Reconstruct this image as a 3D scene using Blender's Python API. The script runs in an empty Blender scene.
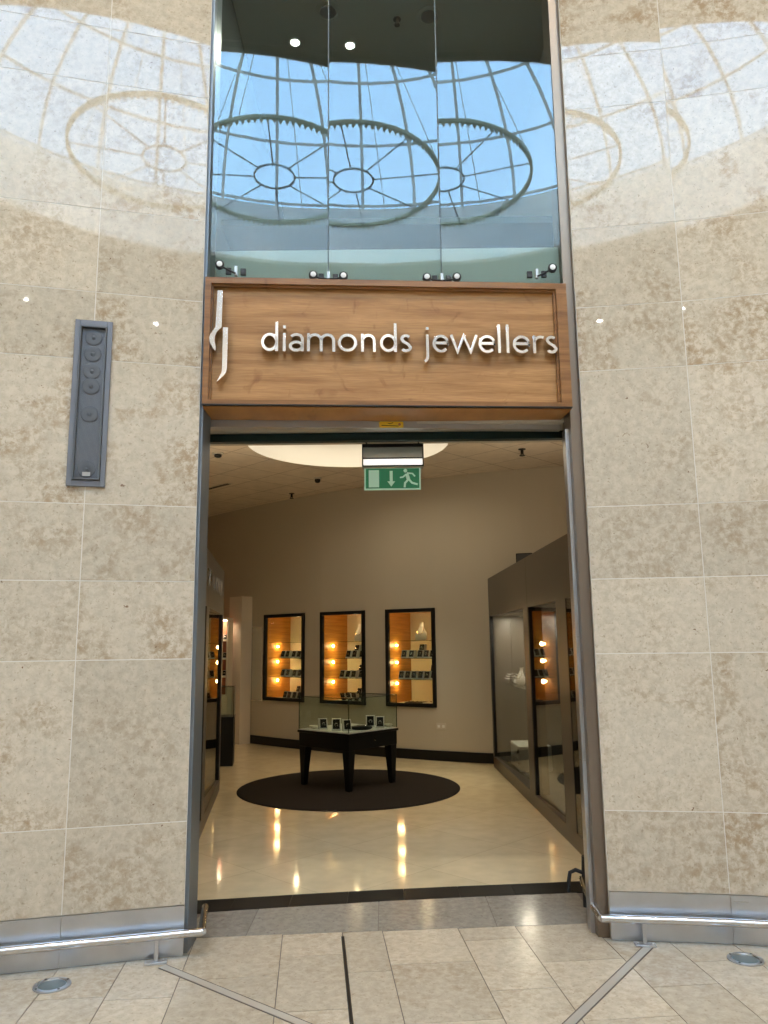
import bpy, bmesh, math, random
from mathutils import Matrix, Vector
random.seed(7)
PI = math.pi
R = math.radians
scene = bpy.context.scene
COL = scene.collection

# ------------------------------------------------------------------ mesh helper
class MB:
    def __init__(s):
        s.v = []; s.f = []; s.m = []; s.t = []; s.X = Matrix.Identity(4)
    def add(s, vs, fs, mi=0, tone=.5):
        b = len(s.v)
        s.v += [tuple(s.X @ Vector(p)) for p in vs]
        for f in fs:
            s.f.append([b + i for i in f]); s.m.append(mi); s.t.append(tone)
    def box(s, a, b, mi=0, tone=.5):
        x0, y0, z0 = a; x1, y1, z1 = b
        vs = [(x0,y0,z0),(x1,y0,z0),(x1,y1,z0),(x0,y1,z0),(x0,y0,z1),(x1,y0,z1),(x1,y1,z1),(x0,y1,z1)]
        s.add(vs, [(0,3,2,1),(4,5,6,7),(0,1,5,4),(1,2,6,5),(2,3,7,6),(3,0,4,7)], mi, tone)
    def prism(s, poly, n0, n1, axis='z', mi=0, tone=.5):
        """extrude a closed 2D polygon between n0 and n1 along an axis ('z': xy poly, 'y': xz poly, 'x': yz poly)"""
        def P(p, h):
            return (p[0],p[1],h) if axis == 'z' else ((p[0],h,p[1]) if axis == 'y' else (h,p[0],p[1]))
        n = len(poly)
        vs = [P(p,n0) for p in poly] + [P(p,n1) for p in poly]
        fs = [tuple(range(n))[::-1], tuple(range(n,2*n))] + [(i,(i+1)%n,n+(i+1)%n,n+i) for i in range(n)]
        s.add(vs, fs, mi, tone)
    def lathe(s, prof, c=(0,0,0), n=24, mi=0, tone=.5, caps=True):
        """revolve (r,z) profile around z at c"""
        vs = []; fs = []
        for (r, z) in prof:
            for k in range(n):
                a = 2*PI*k/n; vs.append((c[0]+r*math.cos(a), c[1]+r*math.sin(a), c[2]+z))
        for i in range(len(prof)-1):
            for k in range(n):
                k2 = (k+1) % n
                fs.append((i*n+k, i*n+k2, (i+1)*n+k2, (i+1)*n+k))
        caps = caps and prof[0] != prof[-1]
        if caps and prof[0][0] > 1e-6: fs.append(tuple(range(n))[::-1])
        if caps and prof[-1][0] > 1e-6: fs.append(tuple((len(prof)-1)*n+k for k in range(n)))
        s.add(vs, fs, mi, tone)
    def tube(s, path, r, n=10, closed=False, mi=0, caps=True):
        P = [Vector(p) for p in path]; m = len(P); rings = []
        up = None
        for i in range(m):
            if closed: d = (P[(i+1)%m]-P[i-1])
            else: d = P[min(i+1,m-1)]-P[max(i-1,0)]
            d.normalize()
            if up is None:
                up = Vector((0,0,1)) if abs(d.z) < .9 else Vector((1,0,0))
            a = d.cross(up).normalized(); b = a.cross(d).normalized(); up = b
            rr = r[i] if isinstance(r, (list, tuple)) else r
            rings.append([P[i]+(a*math.cos(2*PI*k/n)+b*math.sin(2*PI*k/n))*rr for k in range(n)])
        vs = [p for q in rings for p in q]; fs = []
        for i in range(m if closed else m-1):
            j = (i+1) % m
            for k in range(n):
                k2 = (k+1) % n
                fs.append((i*n+k, j*n+k, j*n+k2, i*n+k2))
        if not closed and caps:
            fs.append(tuple(range(n))); fs.append(tuple((m-1)*n+k for k in range(n))[::-1])
        s.add(vs, fs, mi)
    def cyl(s, p, q, r, n=16, mi=0):
        s.tube([p, q], r, n, mi=mi)
    def ribbon(s, pts, w, y0, y1, closed=False, mi=0):
        """flat stroke of width w in the xz plane, from depth y0 to y1"""
        n = len(pts); L = []; Rr = []
        for i in range(n):
            if closed: a, b = pts[i-1], pts[(i+1)%n]
            else: a, b = pts[max(i-1,0)], pts[min(i+1,n-1)]
            p = pts[i]
            d1 = Vector((p[0]-a[0], p[1]-a[1])); d2 = Vector((b[0]-p[0], b[1]-p[1]))
            if d1.length < 1e-9: d1 = d2
            if d2.length < 1e-9: d2 = d1
            d1.normalize(); d2.normalize()
            nn = Vector((-(d1.y+d2.y), d1.x+d2.x))
            if nn.length < 1e-6: nn = Vector((-d1.y, d1.x))
            nn.normalize()
            k = max(.45, nn.dot(Vector((-d1.y, d1.x))))
            h = w/2/k
            L.append((p[0]+nn.x*h, p[1]+nn.y*h)); Rr.append((p[0]-nn.x*h, p[1]-nn.y*h))
        vs = []
        for q in (L, Rr):
            for yy in (y0, y1):
                vs += [(p[0], yy, p[1]) for p in q]
        fs = []
        for i in range(n if closed else n-1):
            j = (i+1) % n
            l0,l0j,l1,l1j = i, j, n+i, n+j
            r0,r0j,r1,r1j = 2*n+i, 2*n+j, 3*n+i, 3*n+j
            fs += [(l0,r0,r0j,l0j),(l1,l1j,r1j,r1),(l0,l0j,l1j,l1),(r0,r1,r1j,r0j)]
        if not closed:
            fs += [(0,n,3*n,2*n),(n-1,3*n-1,4*n-1,2*n-1)]
        s.add(vs, fs, mi)
    def build(s, name, mats, parent=None, smooth=True, bevel=0, tone=False, angle=32):
        me = bpy.data.meshes.new(name)
        me.from_pydata(s.v, [], s.f)
        if not isinstance(mats, (list, tuple)): mats = [mats]
        for m in mats: me.materials.append(m)
        me.polygons.foreach_set('material_index', s.m)
        bm = bmesh.new(); bm.from_mesh(me)
        bmesh.ops.recalc_face_normals(bm, faces=bm.faces); bm.to_mesh(me); bm.free()
        if tone:
            at = me.attributes.new('tone', 'FLOAT', 'FACE')
            at.data.foreach_set('value', s.t)
        if smooth:
            me.shade_smooth(); me.set_sharp_from_angle(angle=R(angle))
        o = bpy.data.objects.new(name, me); COL.objects.link(o)
        if parent: o.parent = parent
        if bevel:
            b = o.modifiers.new('edge', 'BEVEL'); b.width = bevel; b.segments = 2; b.limit_method = 'ANGLE'; b.angle_limit = R(40)
        return o

def tag(o, label, cat, group=None):
    o['label'] = label; o['category'] = cat
    if group: o['group'] = group
    return o
def thing(name, label, cat, loc=(0,0,0), rz=0, group=None):
    o = bpy.data.objects.new(name, None); COL.objects.link(o)
    o.empty_display_size = .1
    o.location = loc; o.rotation_euler = (0,0,rz)
    return tag(o, label, cat, group)
def struct(o, label=None):
    o['kind'] = 'structure'
    if label: o['label'] = label
    return o
def copy_tree(o, parent=None):
    c = o.copy(); COL.objects.link(c)
    if parent: c.parent = parent
    for ch in list(o.children): copy_tree(ch, c)
    return c

# ------------------------------------------------------------------ materials
def mat(name, col=(.5,.5,.5), rough=.5, metal=0., spec=.5, emit=None, estr=0., coat=0.):
    m = bpy.data.materials.new(name); m.use_nodes = True
    b = m.node_tree.nodes['Principled BSDF']
    b.inputs['Base Color'].default_value = (*col, 1)
    b.inputs['Roughness'].default_value = rough
    b.inputs['Metallic'].default_value = metal
    b.inputs['Specular IOR Level'].default_value = spec
    b.inputs['Coat Weight'].default_value = coat
    if emit:
        b.inputs['Emission Color'].default_value = (*emit, 1)
        b.inputs['Emission Strength'].default_value = estr
    return m
class NT:
    def __init__(s, m): s.t = m.node_tree; s.b = s.t.nodes.get('Principled BSDF')
    def n(s, typ, **kw):
        x = s.t.nodes.new(typ)
        for k, v in kw.items():
            if k in x.inputs: x.inputs[k].default_value = v
            else: setattr(x, k, v)
        return x
    def l(s, a, b): s.t.links.new(a, b)
def ramp(nt, stops, interp='LINEAR'):
    r = nt.n('ShaderNodeValToRGB'); e = r.color_ramp; e.interpolation = interp
    while len(e.elements) < len(stops): e.elements.new(.5)
    for i, (p, c) in enumerate(stops):
        e.elements[i].position = p; e.elements[i].color = (*c, 1) if len(c) == 3 else c
    return r

def stone_mat(name, base, dark, rough, blotch=1., scale=1., spec=.5):
    m = mat(name, base, rough, spec=spec); nt = NT(m)
    tc = nt.n('ShaderNodeTexCoord'); at = nt.n('ShaderNodeAttribute', attribute_name='tone')
    mul = nt.n('ShaderNodeMath', operation='MULTIPLY'); mul.inputs[1].default_value = 37.
    nt.l(at.outputs['Fac'], mul.inputs[0])
    add = nt.n('ShaderNodeVectorMath', operation='ADD')
    nt.l(tc.outputs['Object'], add.inputs[0]); nt.l(mul.outputs[0], add.inputs[1])
    def noise(sc, det, ro=.6, dist=0.):
        q = nt.n('ShaderNodeTexNoise'); q.inputs['Scale'].default_value = sc*scale; q.inputs['Detail'].default_value = det
        q.inputs['Roughness'].default_value = ro; q.inputs['Distortion'].default_value = dist
        nt.l(add.outputs[0], q.inputs['Vector']); return q
    n1 = noise(24, 6, .7, .3); n2 = noise(2.1, 5, .6, .8); n3 = noise(55, 3, .6); n4 = noise(30, 2, .5, 1.5)
    def mix(a, b, f, typ='MIX'):
        x = nt.n('ShaderNodeMix', data_type='RGBA', blend_type=typ)
        nt.l(f, x.inputs[0])
        if isinstance(a, tuple): x.inputs[6].default_value = (*a, 1)
        else: nt.l(a, x.inputs[6])
        if isinstance(b, tuple): x.inputs[7].default_value = (*b, 1)
        else: nt.l(b, x.inputs[7])
        return x.outputs[2]
    light = tuple(min(1, c*1.08) for c in base)
    grey = (base[0]*.84, base[1]*.835, base[2]*.82)
    r1 = ramp(nt, [(.36, (0,0,0)), (.66, (1,1,1))]); nt.l(n1.outputs['Fac'], r1.inputs[0])
    c = mix(light, grey, r1.outputs[0])
    # brown blotches: how strong varies panel by panel
    r2 = ramp(nt, [(.45, (0,0,0)), (.66, (.75*blotch,)*3)]); nt.l(n2.outputs['Fac'], r2.inputs[0])
    r2b = ramp(nt, [(.42, (0,0,0)), (.62, (1,1,1))]); nt.l(n1.outputs['Fac'], r2b.inputs[0])
    mm = nt.n('ShaderNodeMath', operation='MULTIPLY'); nt.l(r2.outputs[0], mm.inputs[0]); nt.l(r2b.outputs[0], mm.inputs[1])
    fr_ = nt.n('ShaderNodeMath', operation='MULTIPLY'); fr_.inputs[1].default_value = 7.31; nt.l(at.outputs['Fac'], fr_.inputs[0])
    f2_ = nt.n('ShaderNodeMath', operation='FRACT'); nt.l(fr_.outputs[0], f2_.inputs[0])
    bm_ = nt.n('ShaderNodeMapRange'); bm_.inputs[3].default_value = .45; bm_.inputs[4].default_value = 1.9; nt.l(f2_.outputs[0], bm_.inputs[0])
    m2_ = nt.n('ShaderNodeMath', operation='MULTIPLY', use_clamp=True); nt.l(mm.outputs[0], m2_.inputs[0]); nt.l(bm_.outputs[0], m2_.inputs[1])
    c = mix(c, dark, m2_.outputs[0])
    r3 = ramp(nt, [(.60, (0,0,0)), (.74, (.6,.6,.6))]); nt.l(n3.outputs['Fac'], r3.inputs[0])
    c = mix(c, tuple(x*.62 for x in dark), r3.outputs[0])
    r4 = ramp(nt, [(.73, (0,0,0)), (.78, (.9*blotch,)*3)]); nt.l(n4.outputs['Fac'], r4.inputs[0])
    c = mix(c, (.16,.08,.04), r4.outputs[0])
    tr = nt.n('ShaderNodeMapRange'); tr.inputs[3].default_value = .9; tr.inputs[4].default_value = 1.07
    nt.l(at.outputs['Fac'], tr.inputs[0])
    x = nt.n('ShaderNodeVectorMath', operation='SCALE'); nt.l(c, x.inputs[0]); nt.l(tr.outputs[0], x.inputs['Scale'])
    nt.l(x.outputs[0], nt.b.inputs['Base Color'])
    return m

def wood_mat(name, base, dark, rough, scale=1.):
    m = mat(name, base, rough, spec=.3); nt = NT(m)
    tc = nt.n('ShaderNodeTexCoord')
    mp = nt.n('ShaderNodeMapping'); mp.inputs['Scale'].default_value = (.9*scale, 1, 14*scale); nt.l(tc.outputs['Object'], mp.inputs[0])
    n1 = nt.n('ShaderNodeTexNoise'); n1.inputs['Scale'].default_value = 1.6; n1.inputs['Detail'].default_value = 7; n1.inputs['Distortion'].default_value = .5
    nt.l(mp.outputs[0], n1.inputs['Vector'])
    mp2 = nt.n('ShaderNodeMapping'); mp2.inputs['Scale'].default_value = (3*scale, 1, 60*scale); nt.l(tc.outputs['Object'], mp2.inputs[0])
    n2 = nt.n('ShaderNodeTexNoise'); n2.inputs['Scale'].default_value = 3; n2.inputs['Detail'].default_value = 4; nt.l(mp2.outputs[0], n2.inputs['Vector'])
    # book-matched figure: dark vertical burr marks
    mp3 = nt.n('ShaderNodeMapping'); mp3.inputs['Scale'].default_value = (3.2*scale, 1, 2.6*scale); nt.l(tc.outputs['Object'], mp3.inputs[0])
    n3 = nt.n('ShaderNodeTexNoise'); n3.inputs['Scale'].default_value = 2.2; n3.inputs['Detail'].default_value = 3; n3.inputs['Distortion'].default_value = 1.5
    nt.l(mp3.outputs[0], n3.inputs['Vector'])
    r1 = ramp(nt, [(.32, dark), (.62, base)]); nt.l(n1.outputs['Fac'], r1.inputs[0])
    r2 = ramp(nt, [(.35, (.82,.8,.78)), (.6, (1,1,1))]); nt.l(n2.outputs['Fac'], r2.inputs[0])
    r3 = ramp(nt, [(.62, (1,1,1)), (.78, (.68,.6,.52))]); nt.l(n3.outputs['Fac'], r3.inputs[0])
    a = nt.n('ShaderNodeMix', data_type='RGBA', blend_type='MULTIPLY'); a.inputs[0].default_value = 1
    nt.l(r1.outputs[0], a.inputs[6]); nt.l(r2.outputs[0], a.inputs[7])
    b = nt.n('ShaderNodeMix', data_type='RGBA', blend_type='MULTIPLY'); b.inputs[0].default_value = 1
    nt.l(a.outputs[2], b.inputs[6]); nt.l(r3.outputs[0], b.inputs[7])
    nt.l(b.outputs[2], nt.b.inputs['Base Color'])
    return m

def brushed_mat(name, col, rough, axis=2, streak=.12):
    m = mat(name, col, rough, metal=1.); nt = NT(m)
    tc = nt.n('ShaderNodeTexCoord'); mp = nt.n('ShaderNodeMapping')
    sc = [2.,2.,2.]; sc[axis] = 90.; mp.inputs['Scale'].default_value = sc
    nt.l(tc.outputs['Object'], mp.inputs[0])
    n1 = nt.n('ShaderNodeTexNoise'); n1.inputs['Scale'].default_value = 2.; n1.inputs['Detail'].default_value = 5; nt.l(mp.outputs[0], n1.inputs['Vector'])
    mr = nt.n('ShaderNodeMapRange'); mr.inputs[3].default_value = rough-streak; mr.inputs[4].default_value = rough+streak
    nt.l(n1.outputs['Fac'], mr.inputs[0]); nt.l(mr.outputs[0], nt.b.inputs['Roughness'])
    n2 = nt.n('ShaderNodeTexNoise'); n2.inputs['Scale'].default_value = 5.; n2.inputs['Detail'].default_value = 4; nt.l(tc.outputs['Object'], n2.inputs['Vector'])
    r = ramp(nt, [(.3, tuple(c*.82 for c in col)), (.7, col)]); nt.l(n2.outputs['Fac'], r.inputs[0])
    nt.l(r.outputs[0], nt.b.inputs['Base Color'])
    return m

def glass_mat(name, tint=(.93,.97,.95), ior=1.5, rough=0.):
    m = bpy.data.materials.new(name); m.use_nodes = True; t = m.node_tree; t.nodes.clear()
    out = t.nodes.new('ShaderNodeOutputMaterial'); mx = t.nodes.new('ShaderNodeMixShader')
    ge = t.nodes.new('ShaderNodeNewGeometry'); dt = t.nodes.new('ShaderNodeVectorMath'); dt.operation = 'DOT_PRODUCT'
    t.links.new(ge.outputs['Normal'], dt.inputs[0]); t.links.new(ge.outputs['Incoming'], dt.inputs[1])
    def mth(op, a, b=None, v=None):
        x = t.nodes.new('ShaderNodeMath'); x.operation = op
        if isinstance(a, (int, float)): x.inputs[0].default_value = a
        else: t.links.new(a, x.inputs[0])
        if b is not None:
            if isinstance(b, (int, float)): x.inputs[1].default_value = b
            else: t.links.new(b, x.inputs[1])
        return x.outputs[0]
    f0 = ((ior-1)/(ior+1))**2
    f = mth('ADD', mth('MULTIPLY', mth('POWER', mth('SUBTRACT', 1., mth('ABSOLUTE', dt.outputs['Value'])), 5.), 1-f0), f0)
    tr = t.nodes.new('ShaderNodeBsdfTransparent'); tr.inputs['Color'].default_value = (*tint, 1)
    gl = t.nodes.new('ShaderNodeBsdfGlossy'); gl.inputs['Roughness'].default_value = rough
    t.links.new(f, mx.inputs[0]); t.links.new(tr.outputs[0], mx.inputs[1]); t.links.new(gl.outputs[0], mx.inputs[2])
    t.links.new(mx.outputs[0], out.inputs[0])
    return m

def tiles_mat(name, base, groove, size, angle, rough, gap=.006, var=.05, offset=(0,0)):
    m = mat(name, base, rough); nt = NT(m)
    tc = nt.n('ShaderNodeTexCoord'); mp = nt.n('ShaderNodeMapping')
    mp.inputs['Rotation'].default_value = (0,0,angle); mp.inputs['Location'].default_value = (*offset, 0)
    nt.l(tc.outputs['Object'], mp.inputs[0])
    br = nt.n('ShaderNodeTexBrick'); br.offset = 0.; br.squash = 1.
    br.inputs['Scale'].default_value = 1.; br.inputs['Brick Width'].default_value = size; br.inputs['Row Height'].default_value = size
    br.inputs['Mortar Size'].default_value = gap; br.inputs['Mortar Smooth'].default_value = .1
    br.inputs['Color1'].default_value = (*[c*(1-var) for c in base], 1); br.inputs['Color2'].default_value = (*[c*(1+var) for c in base], 1)
    br.inputs['Mortar'].default_value = (*groove, 1)
    nt.l(mp.outputs[0], br.inputs['Vector'])
    n1 = nt.n('ShaderNodeTexNoise'); n1.inputs['Scale'].default_value = 6; n1.inputs['Detail'].default_value = 5; nt.l(tc.outputs['Object'], n1.inputs['Vector'])
    r = ramp(nt, [(.3, (.9,.9,.9)), (.7, (1.04,1.04,1.04))]); nt.l(n1.outputs['Fac'], r.inputs[0])
    a = nt.n('ShaderNodeMix', data_type='RGBA', blend_type='MULTIPLY'); a.inputs[0].default_value = 1
    nt.l(br.outputs['Color'], a.inputs[6]); nt.l(r.outputs[0], a.inputs[7]); nt.l(a.outputs[2], nt.b.inputs['Base Color'])
    return m

M = {}
M['stone'] = stone_mat('polished limestone', (.55,.465,.35), (.36,.255,.155), .02, 1.1, spec=.36)
M['grout'] = mat('pale grout', (.66,.62,.54), .8)
M['floor_tile'] = stone_mat('limestone floor tile', (.57,.485,.365), (.42,.31,.20), .22, .5, 1., spec=.4)
M['border_tile'] = stone_mat('grey limestone border', (.33,.30,.25), (.22,.185,.145), .16, .4, .9, spec=.4)
M['floor_grout'] = mat('dark floor joint', (.12,.095,.075), .7)
M['black_tile'] = mat('black threshold tile', (.010,.009,.008), .5, spec=.15)
M['shop_tile'] = tiles_mat('polished cream shop tile', (.75,.625,.40), (.60,.49,.31), .9, R(45), .07, .003, .04, (.36,.12))
M['ceiling_tile'] = tiles_mat('ceiling tile', (.76,.67,.55), (.48,.40,.31), .6, R(45), .8, .008, .015, (.2,.1))
M['plaster'] = mat('warm off-white plaster', (.53,.48,.385), .75)
M['mall_paint'] = mat('mall ceiling paint', (.50,.48,.44), .8)
M['drum_paint'] = mat('white drum paint', (.82,.82,.79), .8)
M['rear_stone'] = mat('rear mall cladding', (.62,.56,.48), .4)
M['steel'] = brushed_mat('brushed steel', (.60,.61,.63), .33, 2)
M['tube_steel'] = mat('satin steel tube', (.62,.60,.58), .17, 1.)
M['jamb_steel'] = mat('grey steel jamb', (.20,.225,.25), .42, .6)
M['jamb_bronze'] = mat('bronze tinted steel jamb', (.20,.155,.115), .35, .7)
M['strip'] = mat('worn steel strip', (.55,.51,.44), .45, .35)
M['chrome'] = mat('chrome', (.78,.78,.78), .08, 1.)
M['letter'] = mat('polished sign steel', (.88,.87,.86), .16, 1.)
M['letter_side'] = mat('dull letter return', (.40,.36,.33), .3, 1.)
M['wood'] = wood_mat('figured bamboo veneer', (.465,.238,.084), (.30,.138,.042), .5)
M['wood_frame'] = wood_mat('oiled timber trim', (.29,.135,.045), (.18,.075,.022), .35)
M['wood_soffit'] = wood_mat('timber soffit', (.50,.23,.065), (.33,.14,.035), .35)
M['glass'] = glass_mat('clear glass', (.93,.965,.95))
M['front_glass'] = glass_mat('tinted front glass', (.84,.89,.865), 1.58)
M['case_glass'] = glass_mat('display case glass', (.90,.945,.92), 1.5)
M['cabinet_glass'] = glass_mat('cabinet glass', (.86,.88,.86), 1.6)
M['dome_glass'] = glass_mat('roof glass', (.95,.97,.98), 1.2)
M['rib'] = mat('grey dome rib', (.62,.64,.62), .5)
M['seal'] = mat('dark glass joint seal', (.06,.075,.075), .5)
M['black'] = mat('satin black', (.010,.009,.009), .35, spec=.25)
M['matt_black'] = mat('black lacquer', (.006,.006,.006), .45, spec=.25)
M['rug'] = mat('dark rug pile', (.021,.016,.013), .95, spec=.1)
M['brown'] = mat('dark bronze laminate', (.07,.055,.042), .38)
M['cab_back'] = mat('cabinet lining', (.022,.02,.018), .6)
M['amber'] = wood_mat('amber veneer', (.72,.31,.055), (.52,.20,.03), .35, 1.5)
M['cream'] = mat('cream lining', (.78,.66,.46), .6)
M['white'] = mat('white acrylic', (.8,.79,.76), .3)
M['bust'] = mat('cream bust', (.86,.80,.68), .5)
M['silver'] = mat('polished silver', (.85,.83,.79), .12, 1.)
M['gold'] = mat('gold chain', (.85,.6,.25), .2, 1.)
M['chand_gold'] = mat('aged gold band', (.70,.60,.36), .45, .1)
M['crystal'] = mat('pale crystal drops', (.75,.74,.68), .15)
M['lamp'] = mat('lamp lens', (1,.9,.75), .4, emit=(1,.82,.55), estr=26)
M['puck'] = mat('warm puck lens', (1,.8,.5), .4, emit=(1,.68,.32), estr=60)
M['white_lamp'] = mat('white lamp lens', (1,1,1), .4, emit=(1,.97,.9), estr=14)
M['diffuser'] = mat('lit diffuser', (.9,.9,.9), .4, emit=(1,.97,.9), estr=.9)
M['green'] = mat('exit sign green', (.005,.16,.06), .35, emit=(.0,.16,.06), estr=.25)
M['sign_white'] = mat('exit sign pale green', (.45,.68,.52), .35, emit=(.45,.68,.52), estr=.18)
M['speaker_grey'] = mat('grey speaker frame', (.145,.147,.16), .45, .2)
M['speaker_dark'] = mat('speaker surround', (.085,.09,.095), .45)
M['cone'] = mat('speaker cone', (.06,.063,.068), .45)
M['yellow'] = mat('yellow sticker', (.78,.50,.03), .4)
M['white_wall'] = mat('light pilaster paint', (.74,.66,.54), .6)
M['mirror'] = mat('pale glass mirror', (.60,.60,.53), .12, .6)
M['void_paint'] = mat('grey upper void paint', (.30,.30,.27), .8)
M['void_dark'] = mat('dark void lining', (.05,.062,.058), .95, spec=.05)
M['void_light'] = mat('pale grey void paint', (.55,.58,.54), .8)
M['uplight_glass'] = mat('grey uplight glass', (.13,.165,.17), .2)
M['slab'] = mat('grey green slab edge', (.42,.45,.41), .5)
M['header_green'] = mat('dark green door header', (.010,.022,.020), .55, spec=.15)
M['alu'] = mat('grey aluminium', (.42,.40,.37), .35, .7)
M['dark_metal'] = mat('dark iron', (.025,.025,.026), .5, spec=.25)
M['plastic'] = mat('off-white plastic', (.6,.55,.47), .4)
M['red_lining'] = mat('reddish shelf lining', (.35,.12,.07), .5)

# speaker grille: fine perforated grey mesh
def grille_mat():
    m = mat('perforated speaker grille', (.10,.105,.11), .5, .5); nt = NT(m)
    tc = nt.n('ShaderNodeTexCoord'); v = nt.n('ShaderNodeTexVoronoi'); v.inputs['Scale'].default_value = 160; v.inputs['Randomness'].default_value = .1
    nt.l(tc.outputs['Object'], v.inputs['Vector'])
    r = ramp(nt, [(.25, (.02,.02,.022)), (.45, (.15,.155,.165))]); nt.l(v.outputs['Distance'], r.inputs[0]); nt.l(r.outputs[0], nt.b.inputs['Base Color'])
    return m
M['grille'] = grille_mat()

# ------------------------------------------------------------------ camera
def make_camera():
    F = 770.; up = Vector((-51, 4496, -F)).normalized()
    f = Vector((0,0,-1)); fy = (f - up*f.dot(up)).normalized(); rx = fy.cross(up)
    m = Matrix((rx, fy, up)).to_4x4(); m.translation = (0,0,1.6)
    cd = bpy.data.cameras.new('camera'); o = bpy.data.objects.new('camera', cd); COL.objects.link(o)
    cd.sensor_fit = 'VERTICAL'; cd.sensor_height = 24.; cd.lens = 24.*F/1024; cd.clip_start = .05; cd.clip_end = 300
    o.matrix_world = m; scene.camera = o
make_camera()

# ------------------------------------------------------------------ mall shell
CX, CY = .5, -5.35           # rotunda centre
HC = 11.0                    # mall ceiling
LC = Vector((-1.08, 4.372)); RC = Vector((1.21, 4.52))   # stone corners at the doorway
HEAD = 6.45                  # top of the glazed shopfront
ROWS = [.25,.67,1.53,1.96,2.39,3.235,3.65,4.18,5.02,5.40,6.25,7.1,7.95,8.8,9.65,10.5,HC]
CH_ANG = math.atan2(RC.y-LC.y, RC.x-LC.x)

def facets(start, sgn, angs, lens):
    out = []; p = Vector(start)
    for a, l in zip(angs, lens):
        d = Vector((math.cos(R(a)), math.sin(R(a))))*sgn
        q = p + d*l; out.append((p.copy(), q.copy())); p = q
    return out
FL_ = facets(LC, -1, [14,14,19,24,29,34], [.61,.9,.9,.9,.9,.9])
FR_ = facets(RC, 1, [-7.3,-11,-16,-21,-26,-31], [.635,.9,.9,.9,.9,.9])
def stone_wall(name, fac, flip, label):
    mb = MB(); g = .0022
    for (p, q) in fac:
        a, b = (q, p) if flip else (p, q)
        d = (b-a); L = d.length; d.normalize()
        mb.X = Matrix.Translation((a.x,a.y,0)) @ Matrix.Rotation(math.atan2(d.y,d.x),4,'Z')
        mb.box((0,.0014,.25),(L,.20,HC), 1); mb.box((0,.006,.0),(L,.20,.2499), 1)
        z0 = ROWS[0]
        for z1 in ROWS[1:]:
            tn = random.random()
            if name == 'wall_left' and z1 == 3.235: tn = .403 if fac.index((p, q)) == 0 else .541
            mb.box((g,0,z0+g),(L-g,.0013,z1-g), 0, tn); z0 = z1
    o = mb.build(name, [M['stone'], M['grout']], smooth=False, tone=True)
    return struct(o, label)
stone_wall('wall_left', FL_, True, 'beige polished limestone panel wall left of the shop entrance')
stone_wall('wall_right', FR_, False, 'beige polished limestone panel wall right of the shop entrance')
# stone over the glazing
mb = MB(); L = (RC-LC).length
mb.X = Matrix.Translation((LC.x,LC.y,0)) @ Matrix.Rotation(CH_ANG,4,'Z')
mb.box((0,.05,HEAD),(L,.3,HC), 0, .4)
struct(mb.build('wall_front', [M['stone']], smooth=False, tone=True), 'limestone band above the tall shopfront glazing')
# steel plinths
def plinth(name, fac, flip, label):
    mb = MB()
    for k, (p, q) in enumerate(fac):
        a, b = (q, p) if flip else (p, q)
        d = (b-a); L = d.length; d.normalize()
        mb.X = Matrix.Translation((a.x,a.y,0)) @ Matrix.Rotation(math.atan2(d.y,d.x),4,'Z')
        x0, x1 = 0, L
        mb.box((x0+.001,-.002,.002),(x1-.001,.0055,.246))
        if k == 0:
            e = (x1-.05, x1-.001) if flip else (x0+.001, x0+.05)
            mb.box((e[0],-.006,.002),(e[1],-.0022,.246))
    return struct(mb.build(name, [M['steel']], smooth=False), label)
plinth('baseboard_left', FL_, True, 'brushed steel kick plate along the left stone wall')
plinth('baseboard_right', FR_, False, 'brushed steel kick plate along the right stone wall')
# rear of the rotunda
pl = FL_[-1][1]; pr = FR_[-1][1]
al = math.atan2(pl.y-CY, pl.x-CX); ar = math.atan2(pr.y-CY, pr.x-CX)
if al < 0: al += 2*PI
ar += 2*PI
mb = MB(); N = 40; rl = (pl-Vector((CX,CY))).length; rr = (pr-Vector((CX,CY))).length
ring = []
for k in range(N+1):
    t = k/N; a = al+(ar-al)*t; r = rl+(rr-rl)*t
    ring.append((CX+r*math.cos(a), CY+r*math.sin(a)))
ring[0] = tuple(pl); ring[-1] = tuple(pr)
outer = [(CX+(p[0]-CX)*1.03, CY+(p[1]-CY)*1.03) for p in ring]
for k in range(N):
    mb.prism([ring[k], ring[k+1], outer[k+1], outer[k]], 0, HC, 'z')
struct(mb.build('wall_rear', [M['rear_stone']]), 'round mall wall behind the viewpoint')

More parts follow.
